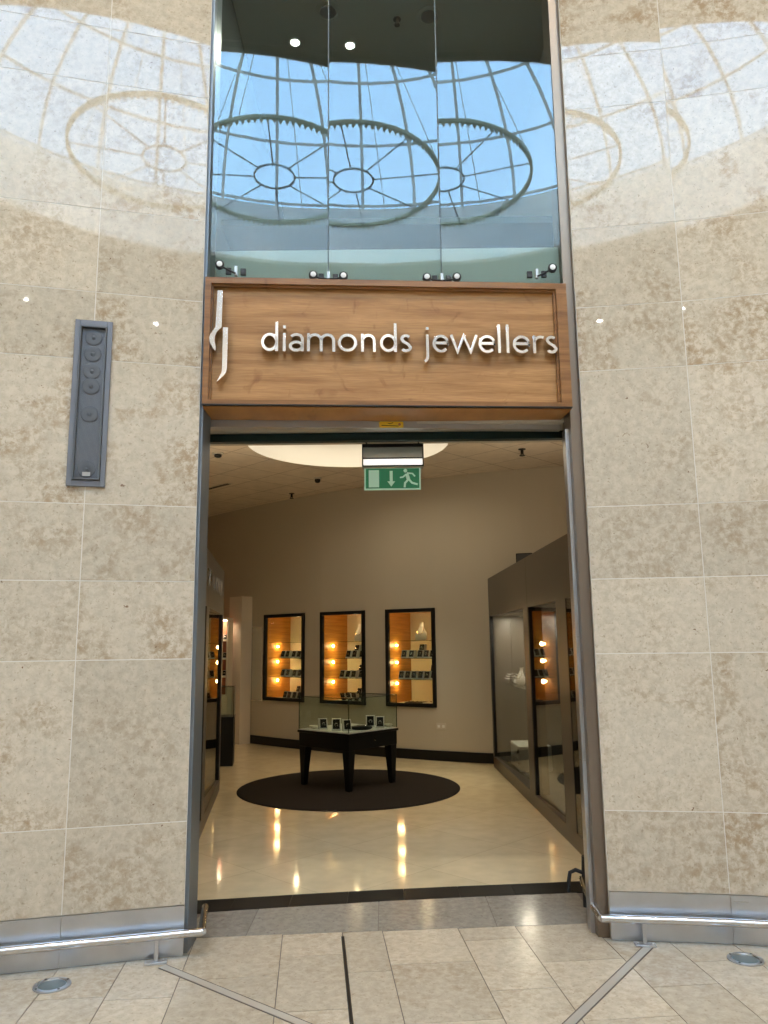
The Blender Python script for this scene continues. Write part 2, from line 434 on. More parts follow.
# mall floor: tile grid laid at a slight angle
def floor_mall():
    mb = MB()
    ang = R(5.3)
    # sub floor (joints)
    poly = [tuple(p) for p in ([RC + Vector((0,.9))] + [RC] + [q for p,q in FR_])] + [p for p in ring[::-1]] + [tuple(p) for p in ([q for p,q in FL_][::-1] + [LC] + [LC+Vector((0,.75))])]
    cl = [];
    for p in poly:
        if not cl or (Vector(p)-Vector(cl[-1])).length > 1e-4: cl.append(p)
    mb.prism(cl, -.05, -.003, 'z', 1)
    M4 = Matrix.Translation((0,3.65,0)) @ Matrix.Rotation(ang,4,'Z')
    xs = [-1.29,-.98,-.5,-.166,.06,.49,.82,1.25,1.58]
    pat = [.32,.45,.33,.28,.40,.33]
    k = 0
    while xs[0] > -9: xs.insert(0, xs[0]-pat[k%6]); k += 1
    k = 0
    while xs[-1] < 10: xs.append(xs[-1]+pat[k%6]); k += 1
    def inside(x, y):
        v = M4 @ Vector((x,y,0))
        # in front of the facade chord/facets and inside the ring
        if (v.x-CX)**2+(v.y-CY)**2 > 9.2**2 and v.y < 3: return False
        for (p, q) in FL_+FR_:
            d = (q-p).normalized(); n = Vector((d.y,-d.x))
            if n.y > 0: n = -n
            lo, hi = min(p.x,q.x), max(p.x,q.x)
            if lo-.01 <= v.x <= hi+.01 and (Vector((v.x,v.y))-p).dot(n) < -.30: return False
        return v.y < 4.9
    base = M4
    for i in range(len(xs)-1):
        x0, x1 = xs[i], xs[i+1]; gw = .0022
        off = {0:.42,1:.58,2:.10,3:.37,4:.62,5:.25}[(i*5)%6]
        off = {-.98:.51,-.5:.12,-.166:.5,.06:.57,.49:.22,.82:.51,1.25:.17,-1.29:.33}.get(round(x0,3), off)
        y = off-.62*22
        while y < 1.2:
            y1 = y+.62
            top = y1
            mid = ((x0+x1)/2, y+.31)
            # clip against the border strip line
            lim = 4.622+.0675*((M4 @ Vector((mid[0],0,0))).x+1.05)-3.65 - (ang)*(mid[0])
            if mid[0] < -1.15 or mid[0] > 1.25: lim = 9
            yy1 = min(y1, lim)
            if yy1-y > .01 and inside(*mid):
                mb.X = base
                mb.box((x0+gw,y+gw,-.0029),(x1-gw,yy1-gw,0), 0, random.random())
            y = y1
    # dark movement joint
    mb.X = base
    mb.box((-.166-.009,-3,-.0028),(-.166+.009,.985,.0006), 2)
    # grey border strip in the doorway
    mb.X = Matrix.Identity(4)
    bx = [-1.14,-.80,-.06,.62,1.22]
    f0 = lambda x: 4.628+.0675*(x+1.05)+ (.06 if abs(x)>2 else 0)
    f1 = lambda x: 5.03+.128*(x+1.1)+.035*max(0,1-(x/1.1)**2)
    for i in range(4):
        a, b = bx[i]+.002, bx[i+1]-.002
        mb.prism([(a,f0(a)),(b,f0(b)),(b,f1(b)),(a,f1(a))], -.0029, 0, 'z', 3, random.random())
    o = mb.build('floor', [M['floor_tile'], M['floor_grout'], M['black'], M['border_tile']], smooth=False, tone=True)
    struct(o, 'beige limestone mall floor tiles with a grey border at the doorway')
    # black threshold
    mb = MB()
    f2 = lambda x: 5.265+.122*(x+1.165)+.03*max(0,1-(x/1.1)**2)
    bx = [-1.30,-.98,-.62,-.26,.10,.46,.82,1.40]
    for i in range(7):
        a, b = bx[i]+.001, bx[i+1]-.001
        mb.prism([(a,f1(a)),(b,f1(b)),(b,f2(b)),(a,f2(a))], -.03, .0005, 'z', 0)
    struct(mb.build('trim_1', [M['black_tile']], smooth=False), 'black tile threshold strip across the doorway')
    return f2
f_thr = floor_mall()

mb = MB(); mb.box((-2.2,4.25,-.06),(2.4,5.34,-.0045)); struct(mb.build('floor_base', [M['floor_grout']], smooth=False), 'added floor bed under the doorway tiles closing sky gaps')  # bed added to close floor gaps that let sky light in
for nm, q in (('wall_blocker_left', ((-1.5,4.45,0),(-1.187,4.96,HEAD))), ('wall_blocker_right', ((1.326,4.60,0),(1.65,4.96,HEAD)))):  # boxes added behind the jambs to block sky light from the sides
    mb = MB(); mb.box(*q); struct(mb.build(nm, [M['plaster']], smooth=False), 'added wall behind the doorway jamb blocking sky light')
# mall ceiling with the round opening, drum and dome
DR = 3.4; DZ = 12.45; EX = 1.5
mb = MB(); n = 64
vs = []; fs = []
for k in range(n):
    a = 2*PI*k/n
    vs.append((CX+EX*DR*math.cos(a), CY+DR*math.sin(a), HC))
for k in range(n):
    a = 2*PI*k/n
    vs.append((CX+12*math.cos(a), CY+12*math.sin(a), HC))
for k in range(n):
    k2 = (k+1)%n; fs.append((k,k2,n+k2,n+k))
mb.add(vs, fs, 0)
vs2 = [(x,y,z+.3) for x,y,z in vs]; mb.add(vs2, [f[::-1] for f in fs], 0)
struct(mb.build('ceiling', [M['mall_paint']]), 'mall ceiling around the skylight opening')
mb = MB(); mb.lathe([(DR,HC-.02),(DR,DZ),(DR+.15,DZ),(DR+.15,HC-.02)], (0,0,0), 64, caps=False)
mb.lathe([(DR+.04,HC-.09),(DR-.05,HC-.05),(DR-.05,HC+.12),(DR,HC+.12)], (0,0,0), 64, caps=False)
mb.v = [(x*EX+CX, y+CY, z) for x, y, z in mb.v]
struct(mb.build('trim_2', [M['drum_paint']]), 'white drum below the skylight')
dome = bpy.data.objects.new('window_1', None); COL.objects.link(dome); dome.location = (CX,CY,DZ)
struct(dome, 'round glass dome skylight over the mall')
def domept(a, e): return (EX*DR*math.cos(e)*math.cos(a), DR*math.cos(e)*math.sin(a), DR*math.sin(e)*1.12)
for k in range(24):
    a = 2*PI*(k+.37)/24
    mb = MB(); mb.tube([domept(a, e*PI/2/10) for e in range(10)]+[domept(a, PI/2*.97)], .040, 6); mb.build('rib', M['rib'], dome)
for e in (.02, .42, .80, 1.12):
    mb = MB(); mb.tube([domept(2*PI*k/36, e) for k in range(36)], .034, 6, closed=True); mb.build('ring_bar', M['rib'], dome)
mb = MB(); vs=[]; fs=[]
NE = 8
for i in range(NE+1):
    for k in range(36): vs.append(tuple(1.012*c for c in domept(2*PI*k/36, PI/2*.985*i/NE)))
for i in range(NE):
    for k in range(36):
        k2=(k+1)%36; fs.append((i*36+k,i*36+k2,(i+1)*36+k2,(i+1)*36+k))
mb.add(vs, fs); mb.build('glazing', M['dome_glass'], dome)

# chandelier ring
ch = thing('chandelier', 'large gold ring chandelier with spokes hanging under the mall skylight', 'chandelier', (CX+.02,CY,HC+.02))
mb = MB(); mb.lathe([(1.80,.0),(1.80,.075),(1.755,.075),(1.755,.0),(1.80,.0)], n=64); mb.build('outer_ring', M['chand_gold'], ch)
mb = MB(); mb.lathe([(.425,-.01),(.425,.02),(.395,.02),(.395,-.01),(.425,-.01)], n=32); mb.build('hub_ring', M['rib'], ch)
for k in range(8):
    a = 2*PI*k/8+.2; mb = MB(); mb.cyl((.41*math.cos(a),.41*math.sin(a),0),(1.75*math.cos(a),1.75*math.sin(a),.03), .014, 6); mb.build('spoke', M['rib'], ch)
mb = MB()
for k in range(96):
    a = 2*PI*k/96
    mb.lathe([(0,-.10),(.034,-.03),(.03,-.002)], (1.77*math.cos(a),1.77*math.sin(a),0), 6)
o = mb.build('crystal_fringe', M['chand_gold'], ch); o['kind'] = 'stuff'
for k in range(4):
    a = 2*PI*k/4+.5; mb = MB(); mb.cyl((1.76*math.cos(a),1.76*math.sin(a),.14),(.15*math.cos(a),.15*math.sin(a),4.75), .009, 5); mb.build('cable', M['rib'], ch)

# ------------------------------------------------------------------ shopfront: jambs, sign, glazing
def jamb(name, x0, x1, y0, y1, m, label, lip=None):
    mb = MB(); mb.box((x0,y0,0.001),(x1,y1,HEAD))
    if lip: mb.box(*lip)
    return struct(mb.build(name, [m], smooth=False), label)
mb = MB(); mb.box((-1.18,4.40,.001),(-1.066,4.60,HEAD)); mb.box((-1.20,4.601,.001),(-1.098,4.72,2.9))
struct(mb.build('trim_3', [M['jamb_steel']], smooth=False), 'blue grey steel jamb on the left of the doorway')
mb = MB(); mb.box((1.150,4.56,.001),(1.32,4.75,HEAD)); mb.box((1.128,4.62,.001),(1.1495,4.70,2.9),1)
struct(mb.build('trim_4', [M['jamb_bronze'], M['steel']], smooth=False), 'bronze steel jamb on the right of the doorway')

SO = Vector((LC.x-.011, LC.y-.037, 0)); SROT = CH_ANG
def signX(parent_mb): parent_mb.X = Matrix.Translation(SO) @ Matrix.Rotation(SROT,4,'Z')
sign = thing('shop_sign', 'wide timber shop sign with steel lettering above the jewellery shop door', 'sign', SO, SROT)
k_ = 1/math.cos(SROT)
U0, U1, Z0, Z1 = .03, 2.242, 3.0, 3.795
mb = MB(); mb.box((U0+.03,.045,Z0+.02),(U1-.05,.10,Z1-.02)); mb.build('backing_panel', M['wood'], sign, smooth=False)
mb = MB()
FT = (.038,.06)
mb.prism([(U0,Z1),(U1,Z1),(U1-.065,Z1-.038),(U0+.036,Z1-.038)], 0, .09, 'y')
mb.prism([(U0,Z0),(U0,Z1),(U0+.036,Z1-.038),(U0+.036,Z0+.026)], 0, .09, 'y')
mb.prism([(U1,Z0),(U1-.065,Z0+.026),(U1-.065,Z1-.038),(U1,Z1)], 0, .09, 'y')
mb.prism([(U0,Z0),(U0+.036,Z0+.026),(U1-.065,Z0+.026),(U1,Z0)], 0, .09, 'y')
mb.build('frame', M['wood_frame'], sign, smooth=False)
mb = MB()
mb.prism([(U0+.037,Z1-.0385),(U1-.066,Z1-.0385),(U1-.078,Z1-.050),(U0+.046,Z1-.050)], .018, .044, 'y')
mb.prism([(U1-.066,Z0+.027),(U1-.066,Z1-.0385),(U1-.078,Z1-.05),(U1-.078,Z0+.036)], .018, .044, 'y')
mb.prism([(U0+.037,Z0+.027),(U0+.046,Z0+.036),(U0+.046,Z1-.05),(U0+.037,Z1-.0385)], .018, .044, 'y')
mb.build('inner_bead', M['wood_frame'], sign, smooth=False)
mb = MB(); mb.box((U0,-.004,Z0-.006),(U1,.03,Z0-.001)); mb.build('edge_strip', M['dark_metal'], sign, smooth=False)
mb = MB(); mb.box((U0,.0305,Z0-.010),(U1,.30,Z0-.001)); mb.build('soffit', M['wood_soffit'], sign, smooth=False)
mb = MB(); mb.box((U0,.101,Z0+.02),(U1,.13,Z1)); mb.build('carcass', M['matt_black'], sign, smooth=False)
# ---- letters (strokes)
SW = .0185; YF, YB = -.012, .035
def arc(cx, cz, rx, rz, a0, a1, n=14):
    return [(cx+rx*math.cos(R(a0+(a1-a0)*i/n)), cz+rz*math.sin(R(a0+(a1-a0)*i/n))) for i in range(n+1)]
XH, ASC, DSC = .115, .185, -.062
def glyph(c, W):
    s = []; w = SW; h = w/2; rx = W/2-h; rz = XH/2-h; cx = W/2; cz = XH/2
    if c in 'do':
        s.append((arc(cx,cz,rx,rz,0,360,28)[:-1], True))
        if c == 'd': s.append(([(W-h,0),(W-h,ASC)], False))
    elif c == 'i': s.append(([(cx,0),(cx,XH)], False)); s.append(([(cx,XH+.028),(cx,XH+.048)], False))
    elif c == 'l': s.append(([(cx,0),(cx,ASC)], False))
    elif c == 'a':
        s.append((arc(cx,XH-.036,rx,.036-h,150,0,10)+[(W-h,0)], False))
        s.append((arc(cx-.001,.033,rx,.033-h+.002,0,360,22)[:-1], True))
    elif c in 'nm':
        k = 1 if c == 'n' else 2; aw = (W-w)/k
        s.append(([(h,0),(h,XH)], False))
        for j in range(k):
            x0 = h+aw*j; s.append((arc(x0+aw/2,XH-.046,aw/2,.046-h,180,0,12)+[(x0+aw,0)], False))
    elif c == 'r':
        s.append(([(h,0),(h,XH)], False)); s.append((arc(h+.040,XH-.046,.040,.046-h,180,62,10), False))
    elif c == 's':
        s.append((arc(cx,XH-.031,rx*.92,.031-h,35,180,9)+[(cx-rx*.55,cz+.010),(cx+rx*.55,cz-.008)]+arc(cx,.032,rx,.032-h,0,-145,10)[0:], False))
    elif c == 'e':
        s.append(([(W-h,cz+.004)]+arc(cx,cz,rx,rz,4,318,24), False)); s.append(([(h,cz+.004),(W-h,cz+.004)], False))
    elif c == 'w':
        s.append(([(h,XH),(W*.27,h*.7),(W*.5,XH-.008),(W*.73,h*.7),(W-h,XH)], False))
    elif c == 'j':
        s.append(([(W-h,XH),(W-h,-.025)]+arc(W-h-.026,-.025,.026,.032,0,-75,7)[1:], False)); s.append(([(W-h,XH+.028),(W-h,XH+.048)], False))
    return s
LET = [('d',.369,.471),('i',.494,.520),('a',.534,.623),('m',.641,.81),('o',.825,.941),('n',.963,1.053),('d',1.077,1.18),('s',1.198,1.27),
       ('j',1.325,1.374),('e',1.395,1.498),('w',1.500,1.673),('e',1.675,1.783),('l',1.793,1.813),('l',1.845,1.865),('e',1.885,1.996),('r',2.01,2.079),('s',2.088,2.160)]
for c, a, b in LET:
    mb = MB(); a *= k_; b *= k_
    mb.X = Matrix.Translation((a,0,3.323+.004*a))
    for pts, cl in glyph(c, b-a): mb.ribbon(pts, SW, YF, YB, cl)
    o = mb.build('letter', [M['letter']], sign, bevel=.0015)
    o['label'] = 'raised steel letter ' + c
def lg(pts): return [(.119+(x-81)/671, 3.702-(y-85)/645) for x, y in pts]
A = lg([(73,85),(94,85),(93,236),(84,244),(74,256),(68,272),(67,292),(72,316),(71,334),(58,316),(47,296),(44,278),(50,262),(60,248),(68,236)])
B = lg([(98,236),(119,236),(118,398),(115,416),(106,430),(78,456),(85,440),(96,420),(98,404)])
for q in (A, B):
    mb = MB(); mb.prism(q, YF-.004, YB, 'y'); o = mb.build('emblem', [M['letter']], sign, bevel=.001); o['label'] = 'tall steel stroke of the monogram'

# ---- glazing above the sign
GX = [-1.068,-.336,.385,1.150]; GA = [7.75,3.1,-2.3]; gy = 4.455; gz0 = 3.80
gjoint = []
for i in range(3):
    a = R(GA[i]); L = (GX[i+1]-GX[i])/math.cos(a)
    o = bpy.data.objects.new('window_%d' % (i+2), None); COL.objects.link(o); o.location = (GX[i],gy,0); o.rotation_euler = (0,0,a)
    struct(o, ['left','middle','right'][i]+' tall frameless glass pane above the shop sign')
    mb = MB(); mb.box((.004,0,gz0),(L-.004,.012,HEAD)); mb.build('pane', M['front_glass'], o, smooth=False)
    mb = MB(); mb.box((L-.0035,.0005,gz0),(L+.0035,.0125,HEAD))
    if i < 2: mb.build('joint', M['seal'], o, smooth=False)
    gjoint.append((GX[i],gy)); gy += L*math.sin(a)
gjoint.append((GX[3],gy))
def fitting(loc, rz, kind, label):
    t = thing('glass_clamp', label, 'glass fitting', loc, rz, 'steel clamps holding the tall glass panes')
    mb = MB(); mb.box((-.010,-.030,-.04),(.010,-.004,.022)); mb.build('bracket', M['alu'], t, bevel=.002)
    for sx in (-1,1):
        mb = MB(); mb.box((sx*.045-.017,-.02,-.03),(sx*.045+.017,-.003,.012)); mb.build('pad', M['dark_metal'], t, bevel=.002)
    for sx in ((-1,1) if kind == 0 else ((-1,) if kind < 0 else (1,))):
        dx = .095 if kind == 0 else .10
        dz = .0 if kind == 0 else .03
        mb = MB(); mb.X = Matrix.Translation((sx*dx,-.002,dz)) @ Matrix.Rotation(PI/2,4,'X')
        mb.lathe([(.028,.002),(.028,.022),(.023,.026),(.018,.026)], n=20); d = mb.build('bolt_rim', M['dark_metal'], t)
        mb = MB(); mb.X = Matrix.Translation((sx*dx,-.002,dz)) @ Matrix.Rotation(PI/2,4,'X')
        mb.lathe([(.0175,.0265),(.0175,.030),(.010,.033),(0,.033)], n=16); mb.build('bolt_cap', M['white'], d)
        mb = MB(); mb.cyl((0,-.03,-.03),(sx*dx*.85,-.014,dz-.012),.006,8); mb.build('arm', M['dark_metal'], t)
fitting((-.905,gjoint[0][1]+(-.905-GX[0])*math.tan(R(7.75)),3.90), R(7.75), -1, 'steel glass clamp beside the left jamb above the sign')
fitting((gjoint[1][0],gjoint[1][1],3.895), R(5.4), 0, 'twin bolt steel clamp at the joint of left and middle panes')
fitting((gjoint[2][0],gjoint[2][1],3.895), R(.4), 0, 'twin bolt steel clamp at the joint of middle and right panes')
fitting((.985,gjoint[2][1]+(.985-GX[2])*math.tan(R(-2.3)),3.905), R(-2.3), 1, 'steel glass clamp beside the right jamb above the sign')

# ---- upper void behind the glazing
mb = MB()
mb.box((-1.16,4.64,3.80),(1.30,4.70,4.125))
struct(mb.build('trim_5', [M['slab']], smooth=False), 'grey green slab edge seen behind the glass above the sign')
mb = MB(); mb.box((-1.16,4.70,4.02),(1.6,8.2,4.12)); struct(mb.build('floor_void', [M['void_paint']], smooth=False), 'floor of the upper void behind the glass')
mb = MB(); mb.box((-1.16,4.60,6.40),(1.6,8.2,6.46)); struct(mb.build('ceiling_void', [M['void_paint']], smooth=False), 'grey ceiling of the void behind the tall glass')
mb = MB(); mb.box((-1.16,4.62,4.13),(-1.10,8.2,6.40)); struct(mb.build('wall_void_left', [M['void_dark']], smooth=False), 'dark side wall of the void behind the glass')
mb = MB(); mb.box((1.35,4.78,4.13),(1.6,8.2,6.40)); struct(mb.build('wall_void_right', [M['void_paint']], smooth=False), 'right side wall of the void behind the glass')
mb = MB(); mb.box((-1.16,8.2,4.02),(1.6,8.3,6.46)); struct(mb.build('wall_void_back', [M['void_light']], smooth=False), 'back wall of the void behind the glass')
def downlight(loc, label, m, rad=.038, group=None, name='ceiling_downlight'):
    t = thing(name, label, 'ceiling light', loc, 0, group)
    mb = MB(); mb.lathe([(rad*1.35,0),(rad*1.35,-.006),(rad,-.006),(rad,0)], n=20); mb.build('bezel', M['white'], t)
    mb = MB(); mb.lathe([(rad*.98,-.001),(rad*.98,-.004),(0,-.014)], n=20); mb.build('lens', m, t)
    return t
downlight((-.676,5.489,6.399), 'lit round downlight behind the left glass pane above the sign', M['white_lamp'], .036)
downlight((-.233,5.527,6.399), 'lit round downlight behind the middle glass pane above the sign', M['white_lamp'], .036)
for (x, y), lb in zip(((-.387,5.184),(.393,5.242)), ('round grey ceiling speaker at the top behind the joint of left and middle panes','round grey ceiling speaker at the top behind the joint of middle and right panes')):
    t = thing('ceiling_speaker', lb, 'ceiling speaker', (x,y,6.399), 0, 'round ceiling speakers behind the glass')
    mb = MB(); mb.lathe([(.10,0),(.10,-.006),(.078,-.008),(.078,-.002)], n=28); mb.build('rim', M['void_paint'], t)
    mb = MB(); mb.lathe([(.062,0),(.062,-.012),(.045,-.018),(0,-.018)], n=24); mb.build('grille', M['speaker_dark'], t)
def sprinkler(loc, label, m='dark_metal', k=1.):
    t = thing('ceiling_sprinkler', label, 'sprinkler', loc)
    mb = MB(); mb.lathe([(.03*k,0),(.03*k,-.006),(.012*k,-.01),(.012*k,-.04*k),(.0,-.04*k)], n=14); mb.build('body', M[m], t)
    mb = MB(); mb.lathe([(0,-.055*k),(.022*k,-.055*k),(.022*k,-.05*k),(0,-.05*k)], n=14)
    for a in (-1,1): mb.cyl((a*.009*k,0,-.04*k),(a*.012*k,0,-.051*k),.003*k,6)
    mb.build('deflector', M[m], t)
sprinkler((.145,5.268,6.399), 'small sprinkler head on the void ceiling behind the middle glass pane')

# ------------------------------------------------------------------ door header, exit sign
mb = MB(); mb.box((-1.3,5.02,2.97),(1.5,5.20,4.0)); mb.box((-1.3,4.72,2.975),(1.5,5.02,3.78))
struct(mb.build('wall_bulkhead', [M['plaster']], smooth=False), 'wall above the shop doorway inside')
mb = MB(); mb.X = Matrix.Translation((SO.x,SO.y,0)) @ Matrix.Rotation(SROT,4,'Z')
mb.box((.03,.30,2.945),(2.26,.36,2.989))
struct(mb.build('trim_6', [M['alu']], smooth=False), 'grey aluminium door head under the timber sign')
d1 = bpy.data.objects.new('door_1', None); COL.objects.link(d1); d1.location = (0,4.90,0); struct(d1, 'open sliding shop door header and track')
mb = MB(); mb.box((-1.3,.0,2.918),(1.5,.06,2.97)); mb.build('header_beam', M['header_green'], d1, smooth=False, bevel=.003)
mb = MB(); mb.box((-1.3,.062,2.935),(1.5,.10,2.965)); mb.build('track', M['dark_metal'], d1, smooth=False)
t = tag(MB(), '', '') if False else thing('warning_sticker', 'small yellow sticker on the grey door head', 'sticker', (SO.x+math.cos(SROT)*1.165-math.sin(SROT)*.297, SO.y+math.sin(SROT)*1.165+math.cos(SROT)*.297, 2.966), SROT)
poly = []
for (cx_, cz_, a0) in ((.068,.011,0),(-.068,.011,90),(-.068,-.011,180),(.068,-.011,270)):
    poly += arc(cx_, cz_, .009, .009, a0, a0+90, 4)
mb = MB(); mb.prism(poly, 0, .002, 'y'); mb.build('backing', M['yellow'], t, smooth=False)
mb = MB()
mb.ribbon([(-.022,.010),(-.008,.005),(.012,.014)], .004, -.0008, -.0002)
mb.ribbon([(-.062,-.005),(.046,-.009)], .005, -.0008, -.0002); mb.build('mark', M['black'], t, smooth=False)
mb = MB(); mb.prism(arc(.052,.002,.009,.009,0,360,14)[:-1], -.0008, -.0002, 'y'); mb.build('dot', M['red_lining'], t, smooth=False)

t = thing('exit_sign', 'green running man exit sign under a lit emergency luminaire in the doorway', 'exit sign', (.06,5.06,0))
S5 = 5.06/5.2
def z5(z): return 1.6+(z-1.6)*S5
X0, X1 = -.21*S5, .218*S5
mb = MB(); a, b = z5(2.812), z5(2.972)
mb.box((X0,.012,a),(X1,.10,b)); mb.build('housing', M['alu'], t, bevel=.004)
mb = MB(); e = .008
for q in (((X0,0,a),(X0+e,.0115,b)),((X1-e,0,a),(X1,.0115,b)),((X0+e,0,a),(X1-e,.0115,a+e)),((X0+e,0,b-.022),(X1-e,.0115,b)),((X0+e,0,a+.052),(X1-e,.0115,a+.060))): mb.box(*q)
mb.build('bezel', M['matt_black'], t, smooth=False)
mb = MB(); mb.box((X0+e+.001,.004,a+e+.001),(X1-e-.001,.0115,a+.051)); mb.build('diffuser', M['diffuser'], t, smooth=False)
mb = MB(); mb.box((X0+e+.001,.006,a+.061),(X1-e-.001,.0115,b-.023)); mb.build('reflector', M['mirror'], t, smooth=False)
for sx in (X0+.03, X1-.03):
    mb = MB(); mb.tube([(sx,.05,b),(sx,.05,b+.018),(sx-.01,.035,b+.03),(sx,.02,b+.042),(sx,.03,b+.055)], .005, 8); mb.build('hook', M['dark_metal'], t)
mb = MB(); mb.box((X0+.01,-.04,b+.050),(X1-.01,.06,b+.058)); mb.build('mounting_plate', M['chrome'], t, smooth=False)
a, b = z5(2.652), z5(2.806); x0, x1 = -.196*S5, .196*S5
sp = MB(); sp.box((x0,.035,a),(x1,.045,b)); plate = sp.build('sign_plate', M['sign_white'], t, smooth=False)
mb = MB(); mb.box((x0+.010,.033,a+.010),(x1-.010,.0345,b-.003)); mb.build('green_field', M['green'], plate, smooth=False)
mb = MB(); h = b-a
mb.box((x0+.030,.031,a+.018),(x0+.100,.0325,b-.014)); mb.build('door_symbol', M['sign_white'], plate, smooth=False)
mb = MB(); ax = x0+.182
mb.prism([(ax-.010,b-.020),(ax+.010,b-.020),(ax+.010,a+.058),(ax+.026,a+.058),(ax,a+.022),(ax-.026,a+.058),(ax-.010,a+.058)], .031, .0325, 'y'); mb.build('arrow_symbol', M['sign_white'], plate, smooth=False)
mb = MB(); rx_ = x0+.282; rz_ = a+.012; q = .0017
def rp(pts): return [(rx_+x*q, rz_+y*q) for x, y in pts]
mb.prism(arc(rx_-2*q, rz_+70*q, 7.5*q, 7.5*q, 0, 360, 14)[:-1], .031, .0325, 'y')
mb.ribbon(rp([(3,58),(10,34)]), 14*q, .031, .0325)
mb.ribbon(rp([(4,60),(26,58),(36,46)]), 6*q, .0311, .0326)
mb.ribbon(rp([(2,56),(-12,44),(-24,42)]), 6*q, .0311, .0326)
mb.ribbon(rp([(10,36),(24,20),(46,14)]), 8*q, .0309, .0324)
mb.ribbon(rp([(9,34),(-4,20),(-6,2)]), 8*q, .0309, .0324)
mb.build('running_figure', M['sign_white'], plate, smooth=False)

# ------------------------------------------------------------------ column speaker on the left wall
n14 = R(14); dl = Vector((math.cos(n14), math.sin(n14)))
def onL(u, off=0.): 
    p = LC + dl*u + Vector((math.sin(n14), -math.cos(n14)))*off
    return p
p = onL(-.608, .002)
t = thing('wall_speaker', 'tall slim grey column loudspeaker on the left stone wall', 'loudspeaker', (p.x,p.y,2.485), n14)
W, H = .205, .98
mb = MB(); 
for q in (((-W/2,-.018,0),(-.075,0,H)),((.075,-.018,0),(W/2,0,H)),((-.075,-.018,0),(.075,0,.035)),((-.075,-.018,H-.035),(.075,0,H))): mb.box(*q)
mb.build('flange', M['speaker_grey'], t, smooth=False, bevel=.002)
mb = MB(); a, b = .0735, .064
for q in (((-a,-.030,.036),(-b,0,H-.036)),((b,-.030,.036),(a,0,H-.036)),((-b,-.030,.036),(b,0,.046)),((-b,-.030,H-.046),(b,0,H-.036))): mb.box(*q)
mb.build('inner_frame', M['speaker_dark'], t, smooth=False, bevel=.003)
mb = MB(); mb.box((-.063,-.006,.047),(.063,0,H-.047)); mb.build('grille', M['grille'], t, smooth=False)
for zz in (.88,.78,.675,.585,.42,.10):
    mb = MB(); mb.X = Matrix.Translation((0,-.0065,zz)) @ Matrix.Rotation(PI/2,4,'X')
    mb.lathe([(.048,.0),(.048,.004),(.042,.006),(.012,.001),(.012,.006),(0,.009)], n=24); mb.build('driver', M['cone'], t)
mb = MB(); mb.box((-.02,-.014,.060),(.022,-.0065,.082)); mb.build('badge', M['alu'], t, smooth=False)

# ------------------------------------------------------------------ bumper rails
def rail(name, label, pts, posts, rz, ret):
    o = thing(name, label, 'bumper rail', (posts[0][0],posts[0][1],0), 0, 'steel bumper rails either side of the doorway')
    ox, oy = posts[0][0], posts[0][1]
    mb = MB(); mb.tube([(x-ox,y-oy,z) for x,y,z in pts], .021, 14); mb.build('tube', M['tube_steel'], o)
    mb = MB(); mb.tube([(x-ox,y-oy,z) for x,y,z in ret], .019, 12); mb.build('return_tube', M['tube_steel'], o)
    for (x, y, nx, ny) in posts:
        mb = MB(); mb.X = Matrix.Translation((x-ox,y-oy,0)) @ Matrix.Rotation(rz,4,'Z')
        mb.box((-.011,-.008,.012),(.011,.008,.115)); mb.build('post', M['steel'], o, bevel=.002)
        mb = MB(); mb.X = Matrix.Translation((x-ox,y-oy,0)) @ Matrix.Rotation(rz,4,'Z')
        mb.box((-.055,-.028,.001),(.055,.028,.011))
        for sx in (-.038,.038): mb.lathe([(.008,.011),(.008,.015),(0,.016)], (sx,0,0), 10)
        mb.build('foot_plate', M['steel'], o, bevel=.001)
zr = .128
Lp = [(*onL(u,.06), zr) for u in (-1.4,-.9,-.4,.0,.095)]
Lret = [(*onL(.095,.06),zr),(-1.0,4.46,zr+.005),(-1.035,4.66,zr+.02)]
pp = onL(-.135,.065)
pp2 = onL(-1.15,.065)
rail('bumper_rail', 'steel tube bumper rail along the left stone wall, low over the floor', Lp, [(pp.x,pp.y,0,0),(pp2.x,pp2.y,0,0)], n14, Lret)
dr = Vector((math.cos(R(-7.3)), math.sin(R(-7.3)))); nr = Vector((dr.y,-dr.x))
dr2 = Vector((math.cos(R(-11)), math.sin(R(-11)))); nr2 = Vector((dr2.y,-dr2.x))
if nr.y > 0: nr = -nr
if nr2.y > 0: nr2 = -nr2
def onR(u, off):
    return RC+dr*u+nr*off if u <= .635 else RC+dr*.635+dr2*(u-.635)+nr2*off
Rp = [(*onR(u,.06),zr) for u in (1.4,1.0,.57,.3,.0,-.055)]
Rret = [(*onR(-.055,.06),zr),(1.145,4.60,zr+.01),(1.165,4.85,zr+.03),(1.18,5.0,zr+.05)]
pr1 = onR(.165,.065); pr2 = onR(1.15,.065)
rail('bumper_rail', 'steel tube bumper rail along the right stone wall, low over the floor', Rp, [(pr1.x,pr1.y,0,0),(pr2.x,pr2.y,0,0)], R(-7.3), Rret)
# black hook at the right end
t = thing('door_hook', 'black iron hook bar standing at the right side of the doorway', 'hook', (1.205,5.05,0))
mb = MB(); mb.tube([(0,0,.002),(0,0,.20),(.0,-.02,.30)], .014, 10); mb.build('stem', M['dark_metal'], t)
mb = MB(); mb.tube([(-.012,0,.20),(-.05,0,.215),(-.085,0,.20),(-.095,0,.15),(-.097,0,.09)], .012, 10); mb.build('hook', M['dark_metal'], t)

